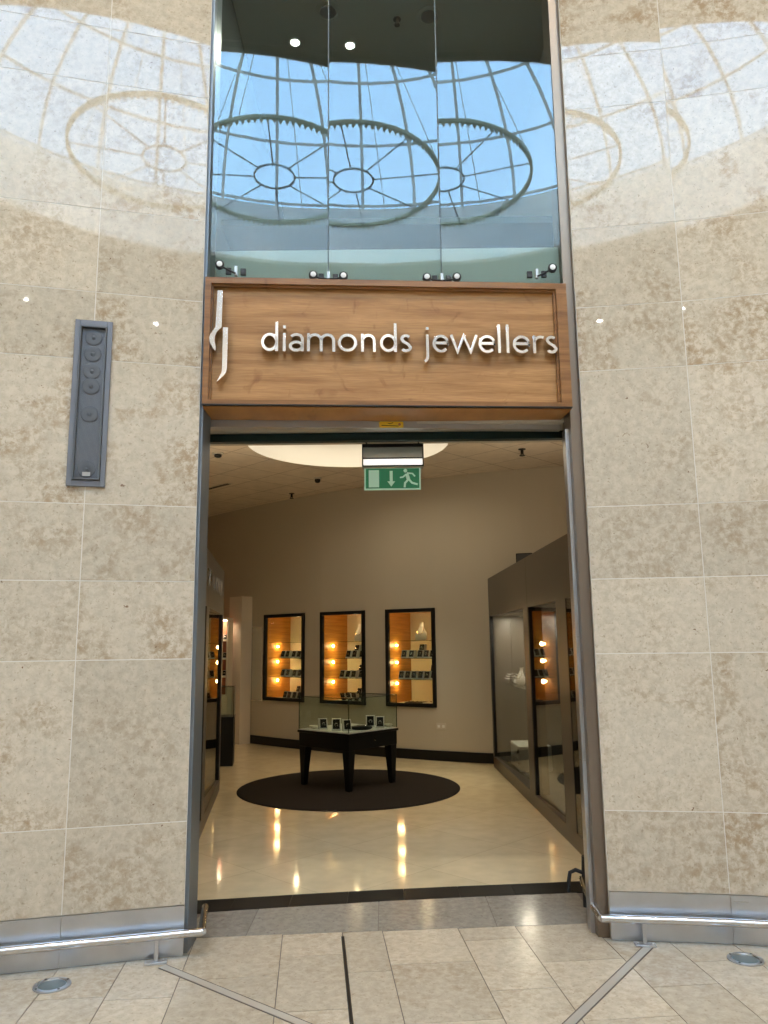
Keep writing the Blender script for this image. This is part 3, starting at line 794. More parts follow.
# floor uplights
for (x, y), lb in zip(((-1.619,4.022),(1.807,4.235)), ('round grey floor uplight near the left bumper rail','round grey floor uplight near the right bumper rail')):
    t = thing('floor_uplight', lb, 'floor light', (x,y,.0005), 0, 'recessed floor uplights')
    mb = MB(); mb.lathe([(.086,0),(.086,.006),(.066,.008),(.064,.003)], n=32); mb.build('ring', M['steel'], t)
    mb = MB(); mb.lathe([(.0635,.0005),(.0635,.004),(0,.005)], n=28); mb.build('lens', M['uplight_glass'], t)
    for k in range(4):
        a = PI/4+k*PI/2; mb = MB(); mb.lathe([(.006,.0082),(.006,.0095),(0,.010)], (.076*math.cos(a),.076*math.sin(a),0), 8); mb.build('screw', M['dark_metal'], t)
# floor steel strips
for (a, b), lb in zip((((-1.15,4.235),(.20,3.16)), ((1.375,4.415),(.10,2.70))), ('slim steel floor strip running diagonally from the left bumper rail','slim steel floor strip running diagonally from the right bumper rail')):
    d = Vector(b)-Vector(a); t = thing('floor_strip', lb, 'floor strip', (*a,.0005), math.atan2(d.y,d.x), 'steel strips set in the floor')
    L = d.length
    mb = MB(); mb.box((0,-.020,0),(L,.020,.002)); mb.build('plate', M['strip'], t, smooth=False)
    for s_ in (-1,1):
        mb = MB(); mb.box((0,s_*.024-.003,0),(L,s_*.024+.003,.0012)); mb.build('seal', M['floor_grout'], t, smooth=False)

# ------------------------------------------------------------------ shop shell
wc = (.073,-.615,11.483)
def wy(x): return wc[0]*x*x+wc[1]*x+wc[2]
SH = 4.0
WIN = [(-2.015,-1.28),(-1.007,-.300),(.010,.712)]
WZ0, WZ1 = .712, 2.10
xs = sorted(set([-5.2,-4.6,-4.0,-3.5,-3.0,-2.6,-2.3,-1.15,-.65,-.15,.95,1.2,1.5,1.9,2.3,2.8,3.4,4.0] + [v for w in WIN for v in w]))
xs = [x for x in xs if not any(a < x < b for a, b in WIN)]
mb = MB()
def nrm(x):
    d = Vector((1, 2*wc[0]*x+wc[1])).normalized(); return Vector((-d.y, d.x))
for i in range(len(xs)-1):
    a, b = xs[i], xs[i+1]
    pa, pb = Vector((a,wy(a))), Vector((b,wy(b)))
    qa, qb = pa+nrm(a)*.08, pb+nrm(b)*.08
    spans = [(0,WZ0),(WZ1,SH)] if (a,b) in WIN else [(0,SH)]
    for z0, z1 in spans: mb.prism([tuple(pa),tuple(pb),tuple(qb),tuple(qa)], z0, z1, 'z')
struct(mb.build('wall_back', [M['plaster']], angle=20), 'curved warm beige back wall of the shop')
mb = MB()
xb = [x for x in xs if -2.25 <= x <= 1.5 or x in (1.9,2.3)]
xb = [-2.25,-2.0,-1.6,-1.28,-1.0,-.65,-.3,0,.35,.7,.95,1.2,1.5,1.9,2.3]
for i in range(len(xb)-1):
    a, b = xb[i], xb[i+1]; pa, pb = Vector((a,wy(a))), Vector((b,wy(b)))
    mb.prism([tuple(pa-nrm(a)*.002),tuple(pb-nrm(b)*.002),tuple(pb-nrm(b)*.02),tuple(pa-nrm(a)*.02)], .001, .135, 'z')
struct(mb.build('baseboard_back', [M['black']], angle=20), 'black skirting along the back wall of the shop')
mb = MB(); mb.box((-5.2,5.1,0),(-5.1,18,SH)); struct(mb.build('wall_shop_left', [M['plaster']], smooth=False), 'left wall of the shop')
mb = MB(); mb.box((3.6,4.7,0),(3.7,12,SH)); struct(mb.build('wall_shop_right', [M['plaster']], smooth=False), 'right wall of the shop')
mb = MB(); mb.box((-5.2,4.95,0),(-1.30,5.12,SH)); struct(mb.build('wall_shop_front_left', [M['plaster']], smooth=False), 'inner front wall left of the shop door')
mb = MB(); mb.box((1.50,4.95,0),(3.7,5.12,SH)); struct(mb.build('wall_shop_front_right', [M['plaster']], smooth=False), 'inner front wall right of the shop door')
mb = MB()
pts = [(-5.2,5.0),(-1.35,5.0)] + [(x, f_thr(x)+.001) for x in (-1.30,-.8,-.4,0,.4,.8,1.39)] + [(1.45,5.0),(3.7,5.0),(3.7,18),(-5.2,18)]
mb.prism(pts, -.05, 0, 'z'); struct(mb.build('floor_shop', [M['shop_tile']], smooth=False), 'polished cream diagonal floor tiles of the shop')
# ceiling with round coffer
CFX, CFY, CFR = -.43, 9.1, 1.22
mb = MB(); n = 64; vs = []; fs = []
bx0,bx1,by0,by1 = -5.2,3.7,5.0,18.
def sq(a):
    c, s_ = math.cos(a), math.sin(a); tt = []
    if c > 1e-9: tt.append((bx1-CFX)/c)
    if c < -1e-9: tt.append((bx0-CFX)/c)
    if s_ > 1e-9: tt.append((by1-CFY)/s_)
    if s_ < -1e-9: tt.append((by0-CFY)/s_)
    r = min(tt); return (CFX+c*r, CFY+s_*r, SH)
for k in range(n):
    a = 2*PI*k/n; vs.append((CFX+CFR*math.cos(a),CFY+CFR*math.sin(a),SH))
for k in range(n): vs.append(sq(2*PI*k/n))
for k in range(n):
    k2 = (k+1)%n; fs.append((k,k2,n+k2,n+k))
mb.add(vs, fs); mb.add([(x,y,z+.03) for x,y,z in vs], [f[::-1] for f in fs])
struct(mb.build('ceiling_shop', [M['ceiling_tile']], smooth=False), 'tiled ceiling of the shop with a round recess')
mb = MB(); mb.lathe([(CFR,-.002),(CFR,.42),(0,.42)], (CFX,CFY,SH), 64, caps=False)
struct(mb.build('trim_7', [M['white']]), 'white round lit ceiling recess')
mb = MB(); mb.box((-5.2,4.9,4.45),(3.7,18,4.5)); struct(mb.build('ceiling_slab', [M['void_dark']], smooth=False), 'slab above the shop ceiling')

# ceiling fittings
t = thing('smoke_detector', 'round smoke detector on the shop ceiling near the left jamb', 'smoke detector', (-2.088,9.458,SH-.001))
mb = MB(); mb.lathe([(.075,0),(.075,-.012),(.06,-.02),(0,-.02)], n=24); mb.build('base', M['plastic'], t)
mb = MB(); mb.lathe([(.045,-.021),(.045,-.045),(.03,-.055),(0,-.055)], n=20); mb.build('sensor_dome', M['dark_metal'], t)
t = thing('security_camera', 'small black dome camera on the shop ceiling below the round recess', 'camera', (-.965,11.0,SH-.001))
mb = MB(); mb.lathe([(.06,0),(.06,-.012),(.045,-.02),(0,-.02)], n=20); mb.build('base', M['plastic'], t)
mb = MB(); mb.lathe([(.042,-.021),(.042,-.045),(.028,-.07),(0,-.078)], n=20); mb.build('lens_dome', M['black'], t)
sprinkler((-1.481,12.15,SH-.001), 'small sprinkler head on the shop ceiling close to the back wall', 'dark_metal', 1.5)
sprinkler((1.747,9.43,SH-.001), 'small sprinkler head on the shop ceiling above the right cabinet', 'dark_metal', 1.6)
t = thing('ceiling_vent', 'slim dark slot vent in the shop ceiling beside the left jamb', 'vent', (-2.52,11.5,SH-.001), R(-44))
mb = MB(); mb.box((-.3,-.045,-.006),(.3,.045,0)); mb.build('frame', M['plastic'], t, smooth=False)
for s_ in (-.022,0,.022):
    mb = MB(); mb.box((-.28,s_-.007,-.009),(.28,s_+.007,-.0065)); mb.build('slot', M['matt_black'], t, smooth=False)

# pilaster, mirror, socket, wall speaker
mb = MB()
mb.prism([(-2.67,13.30),(-2.42,13.08),(-2.265,13.22),(-2.45,13.50)], 0, 2.42, 'z'); 
struct(mb.build('trim_8', [M['white_wall']], smooth=False), 'pale freestanding pier by the back wall')
def wallframe(x0, x1):
    p = Vector((x0,wy(x0))); q = Vector((x1,wy(x1))); d = q-p
    return p, math.atan2(d.y,d.x), d.length
p, a, L = wallframe(-2.262,-2.035)
t = thing('wall_mirror', 'narrow pale glass panel on the back wall left of the display niches', 'mirror', (p.x,p.y,.69), a)
mb = MB(); mb.box((.012,-.018,.012),(L-.012,-.010,1.21)); mb.build('glass', M['mirror'], t, smooth=False)
mb = MB(); 
for q in (((0,-.022,0),(.0115,-.004,1.222)),((L-.0115,-.022,0),(L,-.004,1.222)),((.0115,-.022,0),(L-.0115,-.004,.0115)),((.0115,-.022,1.2105),(L-.0115,-.004,1.222))): mb.box(*q)
mb.build('frame', M['white_wall'], t, smooth=False)
p, a, L = wallframe(.70,.83)
t = thing('wall_socket', 'small double socket plate low on the back wall right of the niches', 'socket', (p.x,p.y,.42), a)
mb = MB(); mb.box((0,-.012,0),(.145,-.003,.088)); mb.build('plate', M['plastic'], t, bevel=.003)
for sx in (.038,.107):
    mb = MB(); mb.box((sx-.018,-.015,.025),(sx+.018,-.0125,.06)); mb.build('socket_face', M['white'], t, smooth=False)
p, a, L = wallframe(1.84,2.02)
t = thing('mounted_speaker', 'small black box speaker high on the back wall above the right cabinet', 'loudspeaker', (p.x,p.y,2.66), a)
mb = MB(); mb.box((0,-.16,0),(.22,-.03,.135)); mb.build('cabinet', M['matt_black'], t, bevel=.006)
mb = MB(); mb.box((.012,-.168,.012),(.208,-.161,.123)); mb.build('grille', M['cone'], t, smooth=False)
mb = MB(); mb.box((.09,-.03,.04),(.13,-.003,.09)); mb.build('bracket', M['dark_metal'], t, smooth=False)

# ------------------------------------------------------------------ small jewellery displays
def make_block(name, label, cat, s=.055, group=None):
    t = thing(name, label, cat, group=group)
    mb = MB(); mb.prism([(0,0),(s*.95,0),(s*.95,s*1.25),(s*.42,s*1.25)], -s*.5, s*.5, 'x')
    mb.v = [(x, y-s*.45, z) for x, y, z in mb.v]; mb.build('block', M['white'], t, smooth=False)
    # black pad on the sloping face
    mb = MB(); e = .0025
    A_ = Vector((0, -s*.45, 0)); B_ = Vector((0, -s*.03, s*1.25)); d = B_-A_; nn = Vector((0,-d.z,d.y)).normalized()
    c = [A_+d*.16+Vector((-s*.38,0,0)), A_+d*.16+Vector((s*.38,0,0)), A_+d*.94+Vector((s*.38,0,0)), A_+d*.94+Vector((-s*.38,0,0))]
    vs = [tuple(v+nn*.0008) for v in c]+[tuple(v+nn*.006) for v in c]
    mb.add(vs, [(3,2,1,0),(4,5,6,7),(0,1,5,4),(1,2,6,5),(2,3,7,6),(3,0,4,7)]); pd = mb.build('pad', M['matt_black'], t, smooth=False)
    mb = MB(); cc = A_+d*.5+nn*.0066
    mb.X = Matrix.Translation(cc); mb.tube([(.009*math.cos(2*PI*k/12),0,.009*math.sin(2*PI*k/12)) for k in range(12)], .0022, 6, closed=True); mb.build('ring', M['silver'], pd)
    return t
def make_bust(name, label, h=.26, group=None):
    t = thing(name, label, 'necklace display', group=group)
    mb = MB(); prof = [(.30,0),(.36,.06),(.38,.2),(.34,.42),(.2,.62),(.13,.78),(.13,.96),(.15,1.0)]
    n = 20; vs = []; fs = []
    for (w, z) in prof:
        for k in range(n):
            a = 2*PI*k/n; c, s_ = math.cos(a), math.sin(a)
            vs.append((w*h*c, (w*.45+.03)*h*s_+ (z-.5)*h*.12, z*h))
    for i in range(len(prof)-1):
        for k in range(n):
            k2=(k+1)%n; fs.append((i*n+k,i*n+k2,(i+1)*n+k2,(i+1)*n+k))
    fs.append(tuple(range(n))[::-1]); fs.append(tuple((len(prof)-1)*n+k for k in range(n)))
    mb.add(vs, fs); mb.build('bust', M['bust'], t)
    mb = MB(); P = []
    for k in range(25):
        a = PI+PI*k/24; 
        z = .70-.36*math.sin(PI*k/24); w = .17+.13*math.sin(PI*k/24)
        P.append((w*h*math.cos(a)*.95, -(w*.42+.055)*h*math.sin(PI*k/24)+(z-.5)*h*.12-.004*0 - .012, z*h))
    mb.tube(P, .0035, 6); mb.build('necklace', M['gold'], t)
    return t
ORD = ['first','second','third','fourth','fifth','sixth','seventh','eighth','ninth']
blockA = None
protos = {}
def put(kind, loc, rz, label, group, s=1.):
    if kind not in protos:
        o = make_block('ring_stand','','ring stand') if kind == 'block' else make_bust('necklace_bust','')
        protos[kind] = o
    else: o = copy_tree(protos[kind])
    o.location = loc; o.rotation_euler = (0,0,rz); o.scale = (s,s,s); o['label'] = label; o['group'] = group
    return o

# ------------------------------------------------------------------ wall display niches
def niche(idx, where, rows, bust):
    x0, x1 = WIN[idx]; p, a, L = wallframe(x0, x1)
    t = thing('wall_showcase', 'black framed lit display niche, %s of the three on the back wall' % where, 'display case', (p.x,p.y,0), a, 'lit display niches in the back wall')
    D = (.56,.64,.74)[idx]; fw = .052; z0, z1 = WZ0, WZ1
    mb = MB()
    for q in (((0,-.03,z0),(fw,.02,z1)),((L-fw,-.03,z0),(L,.02,z1)),((fw,-.03,z0),(L-fw,.02,z0+fw)),((fw,-.03,z1-fw),(L-fw,.02,z1))): mb.box(*q)
    mb.build('frame', M['matt_black'], t, bevel=.002)
    i0, i1 = fw*.4, L-fw*.4
    mb = MB(); mb.box((i0-.015,.021,z0),(i0,D,z1)); mb.build('side_panel', M['amber'], t, smooth=False)
    mb = MB(); mb.box((i1,.021,z0),(i1+.015,D,z1)); mb.build('side_panel', M['amber'], t, smooth=False)
    mb = MB(); mb.box((i0,D,z0),(i1,D+.015,z1)); mb.build('back_panel', M['cream'], t, smooth=False)
    mb = MB(); mb.box((i0,.021,z0+.0),(i1,D,z0+.03)); mb.build('base_board', M['cream'], t, smooth=False)
    mb = MB(); mb.box((i0,.021,z1-.03),(i1,D,z1)); mb.build('top_board', M['amber'], t, smooth=False)
    mb = MB(); mb.box((fw,.004,z0+fw),(L-fw,.010,z1-fw)); mb.build('glass_door', M['case_glass'], t, smooth=False)
    for zz in (1.645,1.392,1.092):
        mb = MB(); mb.box((i0+.002,.07,zz-.008),(i1-.002,D-.01,zz)); mb.build('glass_shelf', M['shelf_edge'], t, smooth=False)
    for zz in (1.575,1.325,1.02):
        mb = MB(); mb.X = Matrix.Translation((i0,.27,zz)) @ Matrix.Rotation(PI/2,4,'Y')
        mb.lathe([(.017,.001),(.017,.016),(.012,.020),(0,.022)], n=16); mb.build('puck_light', M['puck'], t)
        ld = bpy.data.lights.new('puck lamp','POINT'); ld.energy = PUCK_W; ld.color = (1,.62,.27); ld.shadow_soft_size = .03
        lo = bpy.data.objects.new('puck lamp', ld); COL.objects.link(lo); lo.parent = t; lo.location = (i0+.07,.26,zz)
    mb = MB(); mb.X = Matrix.Translation((L*.62,.2,z1-.031)); mb.lathe([(.03,0),(.03,-.008),(0,-.012)], n=16); mb.build('spotlight', M['lamp'], t)
    ld = bpy.data.lights.new('niche top lamp','POINT'); ld.energy = PUCK_W*1.3; ld.color = (1,.72,.4); ld.shadow_soft_size = .03
    lo = bpy.data.objects.new('niche top lamp', ld); COL.objects.link(lo); lo.parent = t; lo.location = (L*.62,.2,z1-.08)
    ca, sa = math.cos(a), math.sin(a)
    def W(x, y): return (p.x+ca*x-sa*y, p.y+sa*x+ca*y)
    grp = 'ring stands in the %s niche' % where
    sn = ['second shelf from the top','third shelf from the top','bottom shelf']
    for r_, (zz, xs_) in enumerate(zip((1.392,1.092,z0+.03), rows)):
        k = 0
        for x in xs_:
            y = .13 if x > 0 else .27; xx = abs(x); sc = 1.65
            wl = W(xx, y)
            zb = zz+.0005
            if x < 0:  # raised on a small riser at the back
                rt = tag_obj('display_riser', W(xx,y), zb, a, 'small dark riser block on the %s of the %s niche' % (sn[r_], where), grp)
                zb += .0855
            put('block', (*wl,zb), a, '%s black and white ring stand from the left, %s, %s niche' % (ORD[k], sn[r_], where), grp, sc); k += 1
    for bx_, bs in bust:
        put('bust', (*W(bx_,.24),1.6455), a, '%s cream necklace bust on the top shelf of the %s niche' % ('tall' if bs > .9 else 'small', where), 'necklace busts in the niches', bs)
    return W, a
riser_mesh = []
def tag_obj(name, xy, z, a, label, grp):
    if not riser_mesh:
        mb = MB(); mb.box((-.03,-.03,0),(.03,.03,.085)); o = mb.build(name, M['black'], None, smooth=False, bevel=.002); riser_mesh.append(o)
    else: o = riser_mesh[0].copy(); COL.objects.link(o)
    o.location = (*xy,z); o.rotation_euler = (0,0,a); tag(o, label, 'display riser', grp); return o
M['shelf_edge'] = glass_mat('shelf glass', (.72,.80,.74), 1.4)
PUCK_W = 1.9
niche(0, 'left', [[.34,.45,.60,.72,-.78],[.34,.46,.62,.74,-.70],[.40,.50,.62,.74,-.56]], [(.72,.85)])
niche(1, 'middle', [[.46,.58,.72,-.52,-.68],[.34,.45,.56,.70,-.60],[.38,.50,.62,.74,-.56]], [(.58,1.),(.765,.5)])
niche(2, 'right', [[.24,.36,.50,.60,.70,-.46],[.19,.293,.396,.50,.604,.71,-.64],[]], [(.46,1.),(.68,.6)])
# flat trays at the bottom of the right niche
x0, x1 = WIN[2]; p, a, L = wallframe(x0, x1); ca, sa = math.cos(a), math.sin(a)
for i, (xx, m, lb) in enumerate(((.33,'black','black velvet jewellery tray at the bottom of the right niche'),(.62,'white','white jewellery tray at the bottom of the right niche'))):
    t = thing('jewellery_tray', lb, 'tray', (p.x+ca*xx-sa*.26, p.y+sa*xx+ca*.26, WZ0+.0305), a)
    mb = MB(); mb.prism([(-.13,0),(.13,0),(.13,.0),(.13,.018),(-.13,.05)][:2]+[(.12,.02),(-.12,.02)], -.10, .10, 'y'); mb.build('tray', M[m], t, smooth=False)
    for k in range(6):
        mb = MB(); mb.X = Matrix.Translation((-.09+.036*k,-.02+.04*(k%2),.0205)); mb.lathe([(.012,0),(.012,.006),(.004,.012),(0,.012)], n=10); mb.build('ring', M['silver'], t)

# ------------------------------------------------------------------ rug and centre case
t = thing('round_rug', 'large round dark brown rug under the centre display table', 'rug', (-.43,9.1,.0005))
mb = MB(); mb.lathe([(1.25,0),(1.25,.006),(1.243,.010),(1.21,.0105),(0,.0105)], n=96); mb.build('pile', M['rug'], t)
t = thing('display_table', 'black legged display table with a glass case standing on the round rug', 'display case', (-.45,9.33,.0115), R(48.5))
hb = .405
mb = MB(); mb.box((-hb,-hb,.43),(hb,hb,.60)); mb.build('body', M['matt_black'], t, bevel=.004)
mb = MB(); mb.box((-hb-.014,-hb-.014,.585),(hb+.014,hb+.014,.612)); mb.build('top_rim', M['black'], t, bevel=.003)
for sx in (-1,1):
    for sy in (-1,1):
        mb = MB(); c = hb-.055; c2 = hb-.045
        vs = []
        for (zz, r_, o_) in ((0,.028,c2),(.43,.052,c)):
            vs += [(sx*o_-r_, sy*o_-r_, zz),(sx*o_+r_, sy*o_-r_, zz),(sx*o_+r_, sy*o_+r_, zz),(sx*o_-r_, sy*o_+r_, zz)]
        mb.add(vs, [(3,2,1,0),(4,5,6,7),(0,1,5,4),(1,2,6,5),(2,3,7,6),(3,0,4,7)]); mb.build('leg', M['matt_black'], t, bevel=.003)
mb = MB(); mb.box((-hb+.004,-hb+.004,.6125),(hb-.004,hb-.004,.622)); mb.build('display_deck', M['white'], t, smooth=False)
g = hb-.0
for q in (((-g,-g,.6225),(g,-g+.006,.985)),((-g,g-.006,.6225),(g,g,.985)),((-g,-g+.0065,.6225),(-g+.006,g-.0065,.985)),((g-.006,-g+.0065,.6225),(g,g-.0065,.985))):
    mb = MB(); mb.box(*q); mb.build('glass_side', M['case_glass'], t, smooth=False)
mb = MB(); mb.box((-g,-g,.9855),(g,g,.992)); mb.build('glass_top', M['case_glass'], t, smooth=False)
mb = MB()
for q in (((-g-.003,-g-.003,.6225),(-g+.004,-g+.004,.992)),((g-.004,-g-.003,.6225),(g+.003,-g+.004,.992)),((-g-.003,g-.004,.6225),(-g+.004,g+.003,.992))): mb.box(*q)
for q in (((-g-.003,-g-.003,.9925),(g+.003,-g+.004,.997)),((-g-.003,-g+.0045,.9925),(-g+.004,g+.003,.997)),((g-.004,-g+.0045,.9925),(g+.003,g+.003,.997))): mb.box(*q)
mb.build('glass_edge', M['edge_glass'] if 'edge_glass' in M else M['header_green'], t, smooth=False)
mb = MB(); mb.X = Matrix.Translation((.0,-hb-.0255,.545)) @ Matrix.Rotation(PI/2,4,'X'); mb.X = Matrix.Translation((.02,-hb-.0005,.515)) @ Matrix.Rotation(PI/2,4,'X')
mb.lathe([(.012,0),(.012,.006),(.008,.008),(0,.008)], n=14); mb.build('lock', M['chrome'], t)
c45, s45 = math.cos(R(48.5)), math.sin(R(48.5))
def TW(x, y): return (-.45+c45*x-s45*y, 9.33+s45*x+c45*y)
zt = .0115+.6225
tb = [((-.28,.05),'first black and white ring stand from the left in the centre glass case',1.75),((-.22,-.20),'second black and white ring stand from the left in the centre glass case',1.9),((-.02,-.20),'third black and white ring stand from the left in the centre glass case',1.75),
      ((.24,-.05),'fourth black and white ring stand from the left in the centre glass case',1.9),((.33,-.22),'fifth black and white ring stand from the left in the centre glass case',1.8)]
tb = [(-.735,9.20,1.75),(-.57,9.05,1.9),(-.45,9.03,1.75),(-.19,9.40,1.9),(-.075,9.29,1.85)]
for i, (x, y, s_) in enumerate(tb):
    put('block', (x,y,zt), R(random.uniform(0,20)), '%s black and white ring stand from the left in the centre glass case' % ORD[i], 'ring stands in the centre glass case', s_)
t = thing('velvet_cushion', 'dark flat velvet cushion between ring stands in the centre case', 'cushion', (-.29,9.19,zt))
mb = MB(); mb.lathe([(.11,0),(.13,.012),(.12,.03),(.07,.038),(0,.038)], n=24); mb.build('cushion', M['matt_black'], t)
mb = MB(); mb.tube([(.05*math.cos(2*PI*k/20),.05*math.sin(2*PI*k/20),.041) for k in range(20)], .003, 6, closed=True); mb.build('bracelet', M['silver'], t)
for (x, y), lb in zip(((-.85,9.30),(.02,9.37)), ('small cream shell dish at the left end of the centre case','small cream shell dish at the right end of the centre case')):
    t = thing('shell_dish', lb, 'dish', (x,y,zt), 0, 'cream dishes in the centre case')
    mb = MB(); mb.lathe([(.02,0),(.045,.012),(.055,.035),(.05,.035),(.035,.016),(0,.010)], n=20); mb.build('dish', M['bust'], t)
    mb = MB(); mb.lathe([(.0,.012),(.015,.02),(.012,.034),(0,.04)], n=12); mb.build('pearl', M['white'], t)

# ------------------------------------------------------------------ long side cabinets
def cabinet(name, label, org, ang, L, panes, joints, Hf=(1.95,2.46), D=.62, GT=0.):
    t = thing(name, label, 'display cabinet', (*org,0), ang)
    kz = .13
    mb = MB(); mb.box((0,0.0,.001),(L,D,kz)); mb.build('plinth', M['brown'], t, smooth=False, bevel=.002)
    xs = [0]+joints+[L]
    for i in range(len(xs)-1):
        mb = MB(); mb.box((xs[i]+.003,0,Hf[0]),(xs[i+1]-.003,.05,Hf[1])); mb.build('fascia_panel', M['brown'], t, smooth=False)
    mb = MB(); mb.box((0,.0505,Hf[0]),(L,D,Hf[1])); mb.build('canopy', M['brown'], t, smooth=False)
    mb = MB(); mb.box((0,D-.03,kz),(L,D,Hf[0])); mb.build('back_panel', M['cab_back'], t, smooth=False)
    prev = 0
    edges = []
    for (a, b) in panes: edges.append((prev,a)); prev = b
    edges.append((prev,L))
    for (a, b) in edges:
        mb = MB(); mb.box((a,0,kz),(b,.14,Hf[0])); mb.build('post', M['brown'], t, smooth=False)
    for (a, b) in panes:
        mb = MB(); f_ = .006 if b-a > .5 else .001; mb.box((a,f_,kz),(a+.012,.068,Hf[0])); mb.build('pane_frame', M['black'], t, smooth=False); mb = MB(); mb.box((b-.012,f_,kz),(b,.068,Hf[0])); mb.build('pane_frame', M['black'], t, smooth=False)
        y_ = .022 if b-a > .5 else .003; ti = GT*(b-a)*(1.55 if GT > 0 and b-a > 2 else 1.); ya = y_ if ti >= 0 else y_-ti; yb = y_+ti if ti >= 0 else y_
        mb = MB(); mb.prism([(a+.0125,ya),(b-.0125,yb),(b-.0125,yb+.004),(a+.0125,ya+.004)], kz+.001, Hf[0]-.001, 'z'); mb.build('glass_pane', M['cabinet_glass'], t, smooth=False)
    for e in ((0,.02),(L-.02,L)):
        mb = MB(); mb.box((e[0],.141,kz),(e[1],D-.031,Hf[0])); mb.build('end_panel', M['brown'], t, smooth=False)
    return t
RCAB = (1.405, 10.53); RANG = -PI/2+R(.9)
cabR = cabinet('display_cabinet', 'long dark bronze glass cabinet along the right side of the shop', RCAB, RANG, 4.95, [(.06,2.40),(2.66,3.87),(4.20,4.44)], [2.63], D=.58, GT=.032)
mb = MB(); mb.box((.04,.12,1.07),(2.3,.50,1.078)); mb.build('glass_shelf', M['case_glass'], cabR, smooth=False)
for s_ in (.14,.46):
    mb = MB(); mb.cyl((.85,s_,1.079),(.85,s_,1.949),.003,6); mb.cyl((2.2,s_,1.079),(2.2,s_,1.949),.003,6); mb.build('shelf_wire', M['chrome'], cabR)
# left cabinet
LA = Vector((-1.587,6.88)); LB = Vector((-1.885,9.05)); dLc = (LB-LA).normalized(); LO = LA-dLc*1.45
cabL = cabinet('display_cabinet', 'long dark bronze glass cabinet along the left side of the shop', LO, math.atan2(dLc.y,dLc.x), (LB-LO).length, [(.3,1.5),(1.75,(LB-LO).length-.12)], [1.62], GT=-.042)
def sl(ch, w, h):
    return {'S':[[(w,h*.85),(w*.6,h),(w*.15,h*.9),(w*.1,h*.65),(w*.85,h*.4),(w*.95,h*.12),(w*.5,0),(0,h*.12)]],
            'P':[[(0,0),(0,h),(w*.7,h*.97),(w,h*.75),(w*.7,h*.5),(0,h*.47)]], 'K':[[(0,0),(0,h)],[(w,h),(0,h*.45),(w,0)]],
            'M':[[(0,0),(0,h),(w*.5,h*.35),(w,h),(w,0)]], 'N':[[(0,0),(0,h),(w,0),(w,h)]], 'I':[[(w*.5,0),(w*.5,h)]]}[ch]
for i, c in enumerate('SPIKNM'):
    mb = MB(); mb.X = Matrix.Translation((1.42+.325*i,0,2.145))
    for pts in sl(c, .16, .14): mb.ribbon(pts, .026, -.006, -.0005)
    o = mb.build('fascia_letter', M['silver'], cabL); o['label'] = 'raised silver letter'

# things in the right cabinet (local X towards the viewer, Y to the right)
def RW(x, y): return (RCAB[0]+x*math.cos(RANG)-y*math.sin(RANG), RCAB[1]+x*math.sin(RANG)+y*math.cos(RANG))
zs = 1.0785
for x, y, s_, lb in ((.66,.28,.8,'cream necklace bust on the glass shelf of the right cabinet'),):
    o = put('bust', (*RW(x,y),zs), R(-65), lb, 'necklace displays in the right cabinet', s_)
def ring_tree(loc, label):
    t = thing('jewellery_stand', label, 'jewellery stand', loc, 0, 'silver stands in the right cabinet')
    mb = MB(); mb.lathe([(.05,0),(.05,.008),(.012,.014),(.010,.10),(.0,.105)], n=18); mb.build('base', M['silver'], t)
    for k in range(3):
        z = .05+.03*k; w = .075-.015*k; mb = MB(); mb.tube([(-w,0,z+.015),(-w*.8,0,z),(w*.8,0,z),(w,0,z+.015)], .006, 8); mb.build('arm', M['white'], t)
ring_tree((*RW(.14,.24),zs), 'silver jewellery stand at the far end of the glass shelf in the right cabinet')
ring_tree((*RW(.34,.32),zs), 'silver jewellery stand in the middle of the glass shelf in the right cabinet')
t = thing('bracelet_roll', 'white bracelet roll on the glass shelf in the right cabinet', 'bracelet display', (*RW(.47,.24),zs))
mb = MB(); mb.X = Matrix.Translation((0,0,.035)); mb.cyl((0,-.07,0),(0,.07,0),.029,20); mb.build('roll', M['white'], t)
for k in range(3):
    mb = MB(); mb.X = Matrix.Translation((0,-.045+.045*k,.035)) @ Matrix.Rotation(PI/2,4,'X'); mb.lathe([(.0295,-.004),(.032,0),(.0295,.004)], n=20); mb.build('bracelet', M['silver'], t)
t = thing('display_plinth', 'low white open display plinth on the floor of the right cabinet', 'plinth', (*RW(.98,.30),.1305))
mb = MB(); mb.box((-.19,-.30,.25),(.19,.30,.275)); mb.build('top', M['white'], t, smooth=False)
for sy in (-1,1):
    mb = MB(); mb.box((-.19,sy*.29-.01,0),(.19,sy*.29+.01,.2495)); mb.build('side', M['white'], t, smooth=False)
for zz, k in ((.0,0),(.12,1)):
    mb = MB(); mb.box((-.18,-.279,zz),(.18,.279,zz+.012)); mb.build('shelf', M['white'], t, smooth=False)
for i, (dx, dy, dz) in enumerate(((-.10,-.16,.0125),(-.10,.05,.0125),(-.10,-.10,.1325),(-.10,.12,.1325))):
    x, y = RW(.98,.30); lb = '%s ring stand on the %s shelf of the white plinth in the right cabinet' % (('far','near')[1-(i%2)] , ('lower','upper')[i//2])
    put('block', (x+dx,y+dy,.131+dz), R(-60), lb, 'ring stands in the right cabinet plinth', 1.3)

